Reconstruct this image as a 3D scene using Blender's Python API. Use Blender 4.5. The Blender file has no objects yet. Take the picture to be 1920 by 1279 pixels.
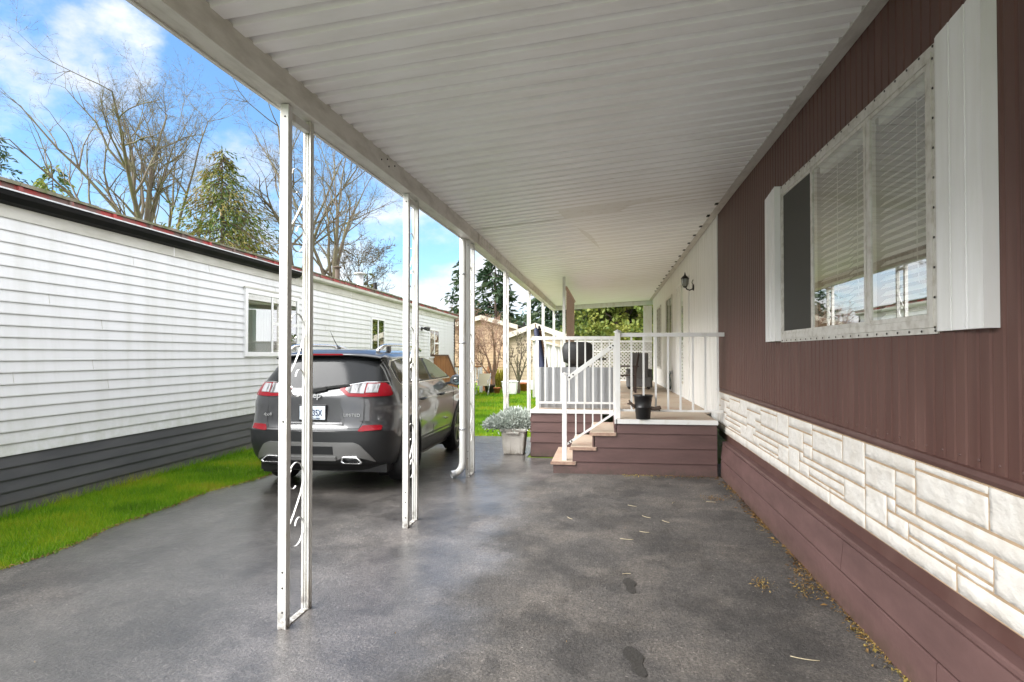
import bpy, bmesh, math, random
import numpy as np
from mathutils import Vector, Matrix, noise
random.seed(7); RNG = np.random.default_rng(7)
PI = math.pi; R = math.radians
SC = bpy.context.scene; COL = SC.collection

# ------------------------------------------------------------------ materials
def nmat(name):
    m = bpy.data.materials.new(name); m.use_nodes = True
    nt = m.node_tree; nt.nodes.clear()
    o = nt.nodes.new('ShaderNodeOutputMaterial'); return m, nt, o
def N(nt, t, **kw):
    n = nt.nodes.new(t)
    for k, v in kw.items():
        if k.startswith('i_'):
            key = k[2:]; key = int(key) if key.isdigit() else key.replace('_', ' ')
            n.inputs[key].default_value = v
        else: setattr(n, k, v)
    return n
def L(nt, a, b): nt.links.new(a, b)
def rgba(c): return (c[0], c[1], c[2], 1)
def ramp(nt, fac, stops):
    r = N(nt, 'ShaderNodeValToRGB'); e = r.color_ramp.elements
    while len(e) < len(stops): e.new(0.5)
    for k, (p, c) in enumerate(stops): e[k].position = p; e[k].color = rgba(c) if not isinstance(c, (int, float)) else (c, c, c, 1)
    if fac is not None: L(nt, fac, r.inputs[0])
    return r
def pos(nt, scale=(1, 1, 1)):
    g = N(nt, 'ShaderNodeNewGeometry'); v = N(nt, 'ShaderNodeVectorMath', operation='MULTIPLY')
    v.inputs[1].default_value = scale; L(nt, g.outputs['Position'], v.inputs[0]); return v.outputs[0]
def pmat(name, col, rough=0.5, metal=0.0, col2=None, nscale=6.0, stretch=(1, 1, 1), bump=0.0, bscale=40.0, coat=0.0, spec=0.5, mixr=(0.42, 0.66), rvar=0.0):
    """Principled surface with a second, dirtier colour in noise patches and a little bump."""
    m, nt, o = nmat(name); p = N(nt, 'ShaderNodeBsdfPrincipled')
    p.inputs['Base Color'].default_value = rgba(col); p.inputs['Roughness'].default_value = rough; p.inputs['Metallic'].default_value = metal
    p.inputs['Coat Weight'].default_value = coat; p.inputs['Specular IOR Level'].default_value = spec; p.inputs['Coat Roughness'].default_value = 0.04
    P = pos(nt, stretch)
    n = N(nt, 'ShaderNodeTexNoise', i_Scale=nscale, i_Detail=6.0, i_Roughness=0.6); L(nt, P, n.inputs['Vector'])
    if col2 is not None:
        r = ramp(nt, n.outputs['Fac'], [(mixr[0], col), (mixr[1], col2)]); L(nt, r.outputs[0], p.inputs['Base Color'])
    if rvar:
        mr = N(nt, 'ShaderNodeMapRange', i_1=0.3, i_2=0.7, i_3=rough - rvar, i_4=rough + rvar); L(nt, n.outputs['Fac'], mr.inputs[0]); L(nt, mr.outputs[0], p.inputs['Roughness'])
    if bump:
        b = N(nt, 'ShaderNodeTexNoise', i_Scale=bscale, i_Detail=4.0); L(nt, pos(nt), b.inputs['Vector'])
        bp = N(nt, 'ShaderNodeBump', i_Strength=bump, i_Distance=0.01); L(nt, b.outputs['Fac'], bp.inputs['Height']); L(nt, bp.outputs[0], p.inputs['Normal'])
    L(nt, p.outputs[0], o.inputs[0]); return m
def glassmat(name, tint=(0.55, 0.6, 0.58), k=1.5, base=0.03, rough=0.0):
    """Thin pane: clear with a mirror reflection that grows at grazing angles."""
    m, nt, o = nmat(name)
    f = N(nt, 'ShaderNodeFresnel', i_IOR=1.5); mu = N(nt, 'ShaderNodeMath', operation='MULTIPLY_ADD', use_clamp=True, i_1=k, i_2=base); L(nt, f.outputs[0], mu.inputs[0])
    t = N(nt, 'ShaderNodeBsdfTransparent', i_Color=rgba(tint)); g = N(nt, 'ShaderNodeBsdfGlossy', i_Roughness=rough); g.inputs['Color'].default_value = (1, 1, 1, 1)
    mx = N(nt, 'ShaderNodeMixShader'); L(nt, mu.outputs[0], mx.inputs[0]); L(nt, t.outputs[0], mx.inputs[1]); L(nt, g.outputs[0], mx.inputs[2]); L(nt, mx.outputs[0], o.inputs[0]); return m
def leafmat(name, cols, rough=0.6, trans=0.25):
    m, nt, o = nmat(name); g = N(nt, 'ShaderNodeNewGeometry')
    st = [(i / max(1, len(cols) - 1), c) for i, c in enumerate(cols)]
    n = N(nt, 'ShaderNodeTexNoise', i_Scale=0.9, i_Detail=3.0); L(nt, g.outputs['Position'], n.inputs['Vector'])
    a = N(nt, 'ShaderNodeMath', operation='MULTIPLY_ADD', i_1=0.5, i_2=-0.25); L(nt, g.outputs['Random Per Island'], a.inputs[0])
    mr = N(nt, 'ShaderNodeMapRange', i_1=0.3, i_2=0.7); L(nt, n.outputs['Fac'], mr.inputs[0])
    ad = N(nt, 'ShaderNodeMath', operation='ADD', use_clamp=True); L(nt, a.outputs[0], ad.inputs[0]); L(nt, mr.outputs[0], ad.inputs[1])
    r = ramp(nt, ad.outputs[0], st)
    p = N(nt, 'ShaderNodeBsdfPrincipled', i_Roughness=rough); p.inputs['Specular IOR Level'].default_value = 0.25; L(nt, r.outputs[0], p.inputs['Base Color'])
    if trans:
        t = N(nt, 'ShaderNodeBsdfTranslucent'); L(nt, r.outputs[0], t.inputs[0]); mx = N(nt, 'ShaderNodeMixShader', i_0=trans)
        L(nt, p.outputs[0], mx.inputs[1]); L(nt, t.outputs[0], mx.inputs[2]); L(nt, mx.outputs[0], o.inputs[0])
    else: L(nt, p.outputs[0], o.inputs[0])
    return m

M = {}
M['white_metal'] = pmat('white_painted_metal', (0.72, 0.72, 0.70), 0.42, col2=(0.60, 0.58, 0.52), nscale=9, stretch=(1, 1, .35), mixr=(.5, .75), bump=.04)
M['post_white'] = pmat('post_white', (0.60, 0.60, 0.575), 0.45, col2=(0.44, 0.40, 0.32), nscale=14, stretch=(1, 1, .25), mixr=(.54, .76), bump=.05)
M['roof_white'] = pmat('roof_pan_white', (0.89, 0.90, 0.91), 0.40, col2=(0.80, 0.80, 0.79), nscale=2.2, stretch=(.6, 3, 1), mixr=(.45, .75), spec=.4)
M['beam_grey'] = pmat('beam_paint', (0.66, 0.64, 0.59), 0.45, col2=(0.46, 0.44, 0.39), nscale=5, stretch=(3, .6, 2), mixr=(.45, .72))
M['ledger'] = pmat('ledger_metal', (0.50, 0.48, 0.45), 0.45, col2=(0.30, 0.28, 0.25), nscale=5, stretch=(2, .5, 2), mixr=(.45, .75))
M['brown'] = pmat('brown_metal_siding', (0.088, 0.042, 0.034), 0.52, col2=(0.128, 0.068, 0.056), nscale=2.4, stretch=(1, 2.6, .30), mixr=(.42, .74), bump=.05, bscale=25, rvar=.06, spec=.28)
M['brown_skirt'] = pmat('brown_painted_board', (0.138, 0.078, 0.072), 0.46, col2=(0.100, 0.056, 0.051), nscale=3.2, stretch=(1, .45, 1.6), mixr=(.40, .68), bump=.12, bscale=22, rvar=.08, spec=.4)
M['brown_trim'] = pmat('brown_trim', (0.085, 0.040, 0.033), 0.45, col2=(0.115, 0.062, 0.052), nscale=4, bump=.03)
M['deck_brown'] = pmat('brown_deck_board', (0.120, 0.066, 0.060), 0.5, col2=(0.088, 0.048, 0.043), nscale=3, stretch=(.6, 1, 2.5), mixr=(.4, .7), bump=.08, bscale=60)
M['grout'] = pmat('tan_grout', (0.42, 0.30, 0.19), 0.8, col2=(0.32, 0.23, 0.14), nscale=12)
M['deck_floor'] = pmat('worn_deck_paint', (0.45, 0.365, 0.28), 0.6, col2=(0.41, 0.28, 0.205), nscale=3.2, stretch=(1, .6, 1), mixr=(.46, .68), bump=.12, bscale=35)
M['deck_edge'] = pmat('tread_edge', (0.40, 0.27, 0.20), 0.6, col2=(0.26, 0.16, 0.12), nscale=14)
M['white_wall'] = pmat('white_wall_panel', (0.74, 0.73, 0.70), 0.5, col2=(0.66, 0.65, 0.61), nscale=2.5, stretch=(1, 3, .4), bump=.03)
M['siding_white'] = pmat('white_vinyl_siding', (0.66, 0.665, 0.67), 0.42, col2=(0.56, 0.565, 0.545), nscale=2.2, stretch=(1, 2.2, .25), mixr=(.45, .78), bump=.03, bscale=12)
M['siding_grey'] = pmat('charcoal_siding', (0.060, 0.061, 0.066), 0.5, col2=(0.082, 0.082, 0.086), nscale=1.8, stretch=(1, .5, 2), bump=.05, bscale=20)
M['fascia'] = pmat('beige_fascia', (0.52, 0.51, 0.46), 0.6, col2=(0.38, 0.37, 0.31), nscale=2.2, stretch=(1, .7, 3), mixr=(.45, .72))
M['black_gutter'] = pmat('black_gutter', (0.005, 0.005, 0.005), 0.6, spec=.12, col2=(0.010, 0.009, 0.008), nscale=3)
M['roof_red'] = pmat('red_roof_metal', (0.32, 0.024, 0.020), 0.6, col2=(0.13, 0.075, 0.06), nscale=2.2, stretch=(1, 1.6, 1), mixr=(.42, .58))
M['roof_mossy'] = pmat('mossy_roof_edge', (0.20, 0.18, 0.14), 0.85, col2=(0.09, 0.11, 0.035), nscale=5, mixr=(.42, .62), bump=.3)
M['frame_white'] = pmat('white_vinyl_frame', (0.80, 0.80, 0.80), 0.35)
M['frame_alu'] = pmat('weathered_aluminium', (0.60, 0.58, 0.54), 0.42, metal=.25, col2=(0.42, 0.39, 0.34), nscale=16, mixr=(.45, .7))
M['pane'] = glassmat('window_pane', tint=(.80, .83, .80), k=.48, base=.015)
M['pane_far'] = glassmat('neighbour_pane', tint=(.5, .56, .54), k=2.2, base=.10)
M['screen'] = pmat('insect_screen', (0.030, 0.028, 0.022), 0.65)
M['dark'] = pmat('dark_interior', (0.02, 0.02, 0.02), 0.8)
M['room'] = pmat('room_wall', (0.14, 0.13, 0.10), 0.9, col2=(.09, .09, .07), nscale=2)
M['blind'] = pmat('blind_slat', (0.62, 0.62, 0.58), 0.55)
M['curtain'] = pmat('sheer_curtain', (0.62, 0.72, 0.66), 0.8, col2=(.38, .48, .42), nscale=16, stretch=(1, 4, .3))
M['shutter'] = pmat('white_shutter', (0.80, 0.80, 0.80), 0.38, col2=(0.72, 0.72, 0.70), nscale=3, stretch=(1, 2, .3), bump=.02)
M['screw'] = pmat('dark_screw', (0.06, 0.055, 0.05), 0.5, metal=.6)
M['iron_black'] = pmat('black_iron', (0.018, 0.016, 0.014), 0.4, metal=.4)
M['bark'] = pmat('bare_bark', (0.085, 0.062, 0.046), 0.85, col2=(0.11, 0.10, 0.055), nscale=3, mixr=(.42, .62), bump=.3, bscale=20)
M['bark_red'] = pmat('reddish_twigs', (0.22, 0.12, 0.075), 0.8, col2=(0.16, 0.11, 0.08), nscale=5)
M['bark_dark'] = pmat('conifer_bark', (0.06, 0.042, 0.03), 0.9)
M['cedar'] = leafmat('cedar_sprays', [(0.028, 0.058, 0.008), (0.065, 0.095, 0.012), (0.12, 0.11, 0.020), (0.17, 0.11, 0.035)])
M['spruce'] = leafmat('spruce_sprays', [(0.012, 0.030, 0.014), (0.024, 0.048, 0.020), (0.055, 0.075, 0.030)])
M['olive'] = leafmat('olive_leaves', [(0.040, 0.070, 0.012), (0.10, 0.13, 0.020), (0.20, 0.20, 0.04)])
M['dusty'] = leafmat('silver_leaves', [(0.30, 0.34, 0.30), (0.48, 0.52, 0.47), (0.66, 0.69, 0.64)], trans=.15)
M['grass'] = leafmat('grass_blades', [(0.075, 0.15, 0.010), (0.11, 0.26, 0.008), (0.17, 0.34, 0.010), (0.30, 0.40, 0.016), (0.34, 0.33, 0.03)], trans=.3)
M['litter'] = leafmat('dry_litter', [(0.055, 0.030, 0.014), (0.16, 0.085, 0.03), (0.26, 0.16, 0.055), (0.34, 0.27, 0.07)], trans=.1)
M['needle'] = pmat('dry_needle', (0.42, 0.36, 0.24), 0.8)
M['car_paint'] = pmat('granite_car_paint', (0.044, 0.045, 0.048), 0.28, metal=.3, coat=.9, col2=(.050, .051, .053), nscale=300)
M['car_black'] = pmat('black_bumper_plastic', (0.016, 0.017, 0.018), 0.42, bump=.05, bscale=200)
M['car_silver'] = pmat('silver_skid_plate', (0.25, 0.25, 0.245), 0.38, metal=.6)
M['car_glass'] = pmat('dark_car_glass', (0.010, 0.011, 0.012), 0.05, coat=.25, spec=.5)
M['car_rear_glass'] = pmat('wet_rear_glass', (0.018, 0.019, 0.020), 0.12, coat=0.0, spec=.16, bump=.02, bscale=160)
M['car_glass_teal'] = pmat('teal_car_glass', (0.06, 0.115, 0.115), 0.05, coat=1.0, spec=.8, col2=(0.015, 0.025, 0.025), nscale=3.5, mixr=(.48, .56))
M['chrome'] = pmat('chrome', (0.75, 0.75, 0.75), 0.15, metal=1.0)
M['lamp_red'] = pmat('red_lamp_lens', (0.17, 0.004, 0.009), 0.25, coat=.1, spec=.25)
M['lamp_clear'] = pmat('clear_lamp_lens', (0.30, 0.30, 0.31), 0.2, coat=.15, spec=.3, col2=(0.05, 0.05, 0.05), nscale=6, stretch=(3.2, 1, .25), mixr=(.45, .60))
M['tyre'] = pmat('tyre_rubber', (0.014, 0.014, 0.014), 0.75, col2=(.024, .023, .022), nscale=20, bump=.2)
M['rim'] = pmat('grey_alloy_rim', (0.30, 0.30, 0.30), 0.3, metal=.8)
M['plate'] = pmat('number_plate', (0.66, 0.71, 0.76), 0.4, col2=(0.50, 0.58, 0.66), nscale=20)
M['plate_ink'] = pmat('plate_ink', (0.015, 0.03, 0.09), 0.5)
M['bin'] = pmat('beige_plastic_bin', (0.56, 0.53, 0.48), 0.5, col2=(0.46, 0.43, 0.38), nscale=7)
M['shed_wall'] = pmat('dull_white_panel', (0.56, 0.55, 0.53), 0.6, col2=(.46, .45, .42), nscale=2)
M['soil'] = pmat('potting_soil', (0.03, 0.022, 0.016), 0.95, bump=.6)
M['black_plastic'] = pmat('black_plastic', (0.010, 0.010, 0.011), 0.38, col2=(.02, .019, .018), nscale=9)
M['driftwood'] = pmat('weathered_branch', (0.075, 0.052, 0.038), 0.85, bump=.4)
M['panel_grey'] = pmat('grey_corrugated_panel', (0.36, 0.37, 0.38), 0.5, col2=(.33, .34, .35), nscale=3, stretch=(1, 1, .5))
M['bamboo'] = pmat('bamboo_shade', (0.46, 0.33, 0.26), 0.75, col2=(.56, .43, .35), nscale=2, stretch=(1, 9, 9))
M['cover'] = pmat('black_grill_cover', (0.014, 0.014, 0.015), 0.6, bump=.35, bscale=14)
M['navy'] = pmat('navy_fabric', (0.016, 0.022, 0.055), 0.7, bump=.3, bscale=20)
M['wood_brown'] = pmat('brown_wood_pole', (0.11, 0.055, 0.028), 0.6)
M['wood_orange'] = pmat('cedar_board', (0.36, 0.16, 0.055), 0.6, col2=(0.24, 0.10, 0.035), nscale=3, stretch=(5, 5, .5))
M['chair_grey'] = pmat('grey_weave', (0.155, 0.155, 0.155), 0.7, bump=.5, bscale=90)
M['chair_brown'] = pmat('dark_brown_plastic', (0.045, 0.028, 0.022), 0.5)
M['tan_siding'] = pmat('tan_siding', (0.46, 0.37, 0.25), 0.6, col2=(.41, .33, .22), nscale=2)
M['brown_siding'] = pmat('brown_tan_siding', (0.40, 0.28, 0.18), 0.65, col2=(.34, .235, .15), nscale=2)
M['cream_trim'] = pmat('cream_trim', (0.50, 0.46, 0.38), 0.6, col2=(.42, .38, .31), nscale=3)
M['shingle'] = pmat('grey_shingle', (0.17, 0.165, 0.155), 0.9, bump=.4)
M['terracotta'] = pmat('terracotta', (0.33, 0.10, 0.035), 0.7)
M['white_plastic'] = pmat('white_plastic', (0.78, 0.78, 0.78), 0.4)
M['galv'] = pmat('galvanised_steel', (0.50, 0.51, 0.52), 0.4, metal=.6, col2=(.36, .37, .38), nscale=9)
M['green_tube'] = pmat('folding_chair_webbing', (0.30, 0.27, 0.18), 0.7)
M['yellow_leaf'] = leafmat('yellow_shoots', [(0.20, 0.17, 0.02), (0.36, 0.33, 0.03), (0.42, 0.42, 0.07)])
M['lantern_glass'] = pmat('seeded_lantern_glass', (0.24, 0.25, 0.23), 0.15, coat=.5)
M['hose'] = pmat('green_hose', (0.02, 0.05, 0.035), 0.5)

def stone_mat():
    m, nt, o = nmat('white_cast_stone'); p = N(nt, 'ShaderNodeBsdfPrincipled', i_Roughness=0.6); P = pos(nt)
    n = N(nt, 'ShaderNodeTexNoise', i_Scale=7.0, i_Detail=6.0); L(nt, P, n.inputs['Vector'])
    r = ramp(nt, n.outputs['Fac'], [(.35, (.60, .565, .51)), (.6, (.68, .655, .61)), (.8, (.54, .505, .46))]); L(nt, r.outputs[0], p.inputs['Base Color'])
    b = N(nt, 'ShaderNodeTexNoise', i_Scale=16.0, i_Detail=5.0, i_Roughness=.55); L(nt, pos(nt, (1, .7, 1.3)), b.inputs['Vector'])
    bp = N(nt, 'ShaderNodeBump', i_Strength=.8, i_Distance=.018); L(nt, b.outputs['Fac'], bp.inputs['Height']); L(nt, bp.outputs[0], p.inputs['Normal'])
    L(nt, p.outputs[0], o.inputs[0]); return m
M['stone'] = stone_mat()

def asphalt_mat():
    """Asphalt: wet and smooth outside the roof's drip line (x < -1), dry and dusty under it."""
    m, nt, o = nmat('asphalt'); p = N(nt, 'ShaderNodeBsdfPrincipled'); P = pos(nt)
    sx = N(nt, 'ShaderNodeSeparateXYZ'); L(nt, P, sx.inputs[0])
    n1 = N(nt, 'ShaderNodeTexNoise', i_Scale=0.9, i_Detail=5.0, i_Roughness=.6); L(nt, P, n1.inputs['Vector'])
    a = N(nt, 'ShaderNodeMath', operation='MULTIPLY_ADD', i_1=1.7, i_2=-0.85); L(nt, n1.outputs['Fac'], a.inputs[0])
    b = N(nt, 'ShaderNodeMath', operation='ADD'); L(nt, sx.outputs[0], b.inputs[0]); L(nt, a.outputs[0], b.inputs[1])
    wet = N(nt, 'ShaderNodeMapRange', interpolation_type='SMOOTHSTEP', i_1=-0.55, i_2=-1.35, i_3=0.0, i_4=1.0); L(nt, b.outputs[0], wet.inputs[0])
    # drier patches out in the open
    n2 = N(nt, 'ShaderNodeTexNoise', i_Scale=0.55, i_Detail=4.0); L(nt, pos(nt, (1, .8, 1)), n2.inputs['Vector'])
    dr = N(nt, 'ShaderNodeMapRange', interpolation_type='SMOOTHSTEP', i_1=.50, i_2=.66, i_3=1.0, i_4=.25); L(nt, n2.outputs['Fac'], dr.inputs[0])
    w = N(nt, 'ShaderNodeMath', operation='MULTIPLY'); L(nt, wet.outputs[0], w.inputs[0]); L(nt, dr.outputs[0], w.inputs[1])
    n3 = N(nt, 'ShaderNodeTexNoise', i_Scale=1.6, i_Detail=7.0, i_Roughness=.65); L(nt, P, n3.inputs['Vector'])
    dry = ramp(nt, n3.outputs['Fac'], [(.30, (.058, .053, .049)), (.48, (.084, .076, .069)), (.60, (.118, .104, .091)), (.74, (.086, .078, .071))])
    wc = ramp(nt, n3.outputs['Fac'], [(.35, (.050, .045, .041)), (.65, (.092, .084, .077))])
    mx = N(nt, 'ShaderNodeMix', data_type='RGBA'); L(nt, w.outputs[0], mx.inputs[0]); L(nt, dry.outputs[0], mx.inputs[6]); L(nt, wc.outputs[0], mx.inputs[7])
    g = N(nt, 'ShaderNodeTexVoronoi', i_Scale=95.0); L(nt, P, g.inputs['Vector'])
    gr = ramp(nt, g.outputs['Color'], [(0, .45), (.55, 1.0), (.9, 1.45), (1, 3.2)])
    mg = N(nt, 'ShaderNodeMix', data_type='RGBA', blend_type='MULTIPLY', i_0=.8); L(nt, mx.outputs[2], mg.inputs[6]); L(nt, gr.outputs[0], mg.inputs[7])
    vc = N(nt, 'ShaderNodeTexVoronoi', feature='DISTANCE_TO_EDGE', i_Scale=11.0); wn_ = N(nt, 'ShaderNodeTexNoise', i_Scale=6.0, i_Detail=4.0); L(nt, P, wn_.inputs['Vector'])
    wp = N(nt, 'ShaderNodeMix', data_type='VECTOR', i_0=.12); L(nt, P, wp.inputs[4]); L(nt, wn_.outputs['Color'], wp.inputs[5]); L(nt, wp.outputs[1], vc.inputs['Vector'])
    cl_ = N(nt, 'ShaderNodeMapRange', interpolation_type='SMOOTHSTEP', i_1=.0, i_2=.05, i_3=1.0, i_4=0.0); L(nt, vc.outputs['Distance'], cl_.inputs[0])
    n7 = N(nt, 'ShaderNodeTexNoise', i_Scale=0.75, i_Detail=3.0); L(nt, pos(nt, (1, 1.3, 1)), n7.inputs['Vector']); mk = N(nt, 'ShaderNodeMapRange', interpolation_type='SMOOTHSTEP', i_1=.58, i_2=.68); L(nt, n7.outputs['Fac'], mk.inputs[0])
    ck = N(nt, 'ShaderNodeMath', operation='MULTIPLY'); L(nt, cl_.outputs[0], ck.inputs[0]); L(nt, mk.outputs[0], ck.inputs[1]); cq = N(nt, 'ShaderNodeMath', operation='MULTIPLY', i_1=.55); L(nt, ck.outputs[0], cq.inputs[0])
    mc = N(nt, 'ShaderNodeMix', data_type='RGBA'); mc.inputs[7].default_value = (.022, .019, .017, 1); L(nt, cq.outputs[0], mc.inputs[0]); L(nt, mg.outputs[2], mc.inputs[6])
    n8 = N(nt, 'ShaderNodeTexNoise', i_Scale=1.25, i_Detail=6.0, i_Roughness=.62); L(nt, pos(nt, (1.3, .8, 1)), n8.inputs['Vector'])
    st = ramp(nt, n8.outputs['Fac'], [(.36, 1.12), (.50, 1.0), (.55, .72), (.64, .68), (.69, .96)])
    ms = N(nt, 'ShaderNodeMix', data_type='RGBA', blend_type='MULTIPLY', i_0=1.0); L(nt, mc.outputs[2], ms.inputs[6]); L(nt, st.outputs[0], ms.inputs[7])
    # bright wet sheen painted into the colour as a paler band along the roof's drip line
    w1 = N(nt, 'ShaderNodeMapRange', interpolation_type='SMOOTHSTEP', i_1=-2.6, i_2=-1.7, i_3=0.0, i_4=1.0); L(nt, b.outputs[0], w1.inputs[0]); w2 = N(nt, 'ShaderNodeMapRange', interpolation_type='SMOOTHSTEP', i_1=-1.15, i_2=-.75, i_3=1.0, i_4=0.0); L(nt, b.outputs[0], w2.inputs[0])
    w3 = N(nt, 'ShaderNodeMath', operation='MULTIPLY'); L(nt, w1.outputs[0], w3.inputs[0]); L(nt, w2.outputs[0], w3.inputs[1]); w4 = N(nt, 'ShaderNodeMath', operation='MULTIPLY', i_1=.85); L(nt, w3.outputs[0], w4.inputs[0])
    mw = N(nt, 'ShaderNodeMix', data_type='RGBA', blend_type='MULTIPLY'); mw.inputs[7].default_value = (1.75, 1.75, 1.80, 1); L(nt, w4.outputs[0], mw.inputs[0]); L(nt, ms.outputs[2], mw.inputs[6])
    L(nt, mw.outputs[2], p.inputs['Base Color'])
    rr = N(nt, 'ShaderNodeMapRange', i_1=0, i_2=1, i_3=.75, i_4=.30); L(nt, w.outputs[0], rr.inputs[0]); L(nt, rr.outputs[0], p.inputs['Roughness'])
    n4 = N(nt, 'ShaderNodeTexNoise', i_Scale=55.0, i_Detail=5.0, i_Roughness=.7); L(nt, P, n4.inputs['Vector'])
    n5 = N(nt, 'ShaderNodeTexNoise', i_Scale=5.0, i_Detail=3.0); L(nt, P, n5.inputs['Vector'])
    h = N(nt, 'ShaderNodeMath', operation='MULTIPLY_ADD', i_1=2.0); L(nt, n5.outputs['Fac'], h.inputs[0]); L(nt, n4.outputs['Fac'], h.inputs[2])
    bp = N(nt, 'ShaderNodeBump', i_Strength=.9, i_Distance=.014); L(nt, h.outputs[0], bp.inputs['Height']); L(nt, bp.outputs[0], p.inputs['Normal'])
    wv = N(nt, 'ShaderNodeMath', operation='MULTIPLY', i_1=.95); L(nt, w.outputs[0], wv.inputs[0]); L(nt, wv.outputs[0], p.inputs['Coat Weight']); p.inputs['Coat Roughness'].default_value = .20; p.inputs['Coat IOR'].default_value = 1.55
    n6 = N(nt, 'ShaderNodeTexNoise', i_Scale=60.0, i_Detail=5.0, i_Roughness=.65); L(nt, P, n6.inputs['Vector'])
    b2 = N(nt, 'ShaderNodeBump', i_Strength=.30, i_Distance=.008); L(nt, n6.outputs['Fac'], b2.inputs['Height']); L(nt, b2.outputs[0], p.inputs['Coat Normal'])
    L(nt, p.outputs[0], o.inputs[0]); return m
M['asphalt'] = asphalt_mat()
def grime(name, col, z0, z1, amt=.8, ns=9.0):
    """splashed dirt on a material, strongest at height z0 and gone at z1, broken up by noise"""
    nt = M[name].node_tree; p = next(n for n in nt.nodes if n.type == 'BSDF_PRINCIPLED'); ip_ = p.inputs['Base Color']; P = pos(nt)
    sx = N(nt, 'ShaderNodeSeparateXYZ'); L(nt, P, sx.inputs[0]); f = N(nt, 'ShaderNodeMapRange', interpolation_type='SMOOTHSTEP', i_1=z0, i_2=z1, i_3=1.0, i_4=0.0); L(nt, sx.outputs[2], f.inputs[0])
    n = N(nt, 'ShaderNodeTexNoise', i_Scale=ns, i_Detail=6.0, i_Roughness=.7); L(nt, P, n.inputs['Vector']); r = ramp(nt, n.outputs['Fac'], [(.38, 0.0), (.62, 1.0)])
    a = N(nt, 'ShaderNodeMath', operation='MULTIPLY'); L(nt, f.outputs[0], a.inputs[0]); L(nt, r.outputs[0], a.inputs[1]); b = N(nt, 'ShaderNodeMath', operation='MULTIPLY', i_1=amt); L(nt, a.outputs[0], b.inputs[0])
    mx = N(nt, 'ShaderNodeMix', data_type='RGBA'); L(nt, b.outputs[0], mx.inputs[0]); mx.inputs[7].default_value = rgba(col)
    if ip_.is_linked: L(nt, ip_.links[0].from_socket, mx.inputs[6])
    else: mx.inputs[6].default_value = tuple(ip_.default_value)
    L(nt, mx.outputs[2], ip_)
grime('post_white', (.10, .075, .05), 0.0, .16, .9, 30); grime('siding_grey', (.13, .105, .075), .0, .22, .7, 8); grime('brown_skirt', (.075, .05, .035), .0, .16, .9, 10); grime('deck_brown', (.06, .045, .033), .0, .16, .8, 12)
grime('siding_white', (.40, .42, .33), .55, 1.1, .45, 7); grime('bin', (.22, .18, .13), .0, .16, .6, 25)
def lawn_mat():
    m, nt, o = nmat('lawn_ground'); p = N(nt, 'ShaderNodeBsdfPrincipled', i_Roughness=.9); P = pos(nt)
    n = N(nt, 'ShaderNodeTexNoise', i_Scale=1.3, i_Detail=8.0, i_Roughness=.7); L(nt, P, n.inputs['Vector'])
    r = ramp(nt, n.outputs['Fac'], [(.3, (.07, .13, .010)), (.5, (.12, .22, .012)), (.68, (.22, .28, .02)), (.8, (.15, .13, .03))]); L(nt, r.outputs[0], p.inputs['Base Color'])
    b = N(nt, 'ShaderNodeTexNoise', i_Scale=60.0, i_Detail=3.0); L(nt, P, b.inputs['Vector'])
    bp = N(nt, 'ShaderNodeBump', i_Strength=.8, i_Distance=.03); L(nt, b.outputs['Fac'], bp.inputs['Height']); L(nt, bp.outputs[0], p.inputs['Normal'])
    L(nt, p.outputs[0], o.inputs[0]); return m
M['lawn'] = lawn_mat()
M['wet'] = pmat('damp_asphalt', (.036, .033, .030), .5, bump=.5, bscale=60)

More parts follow.
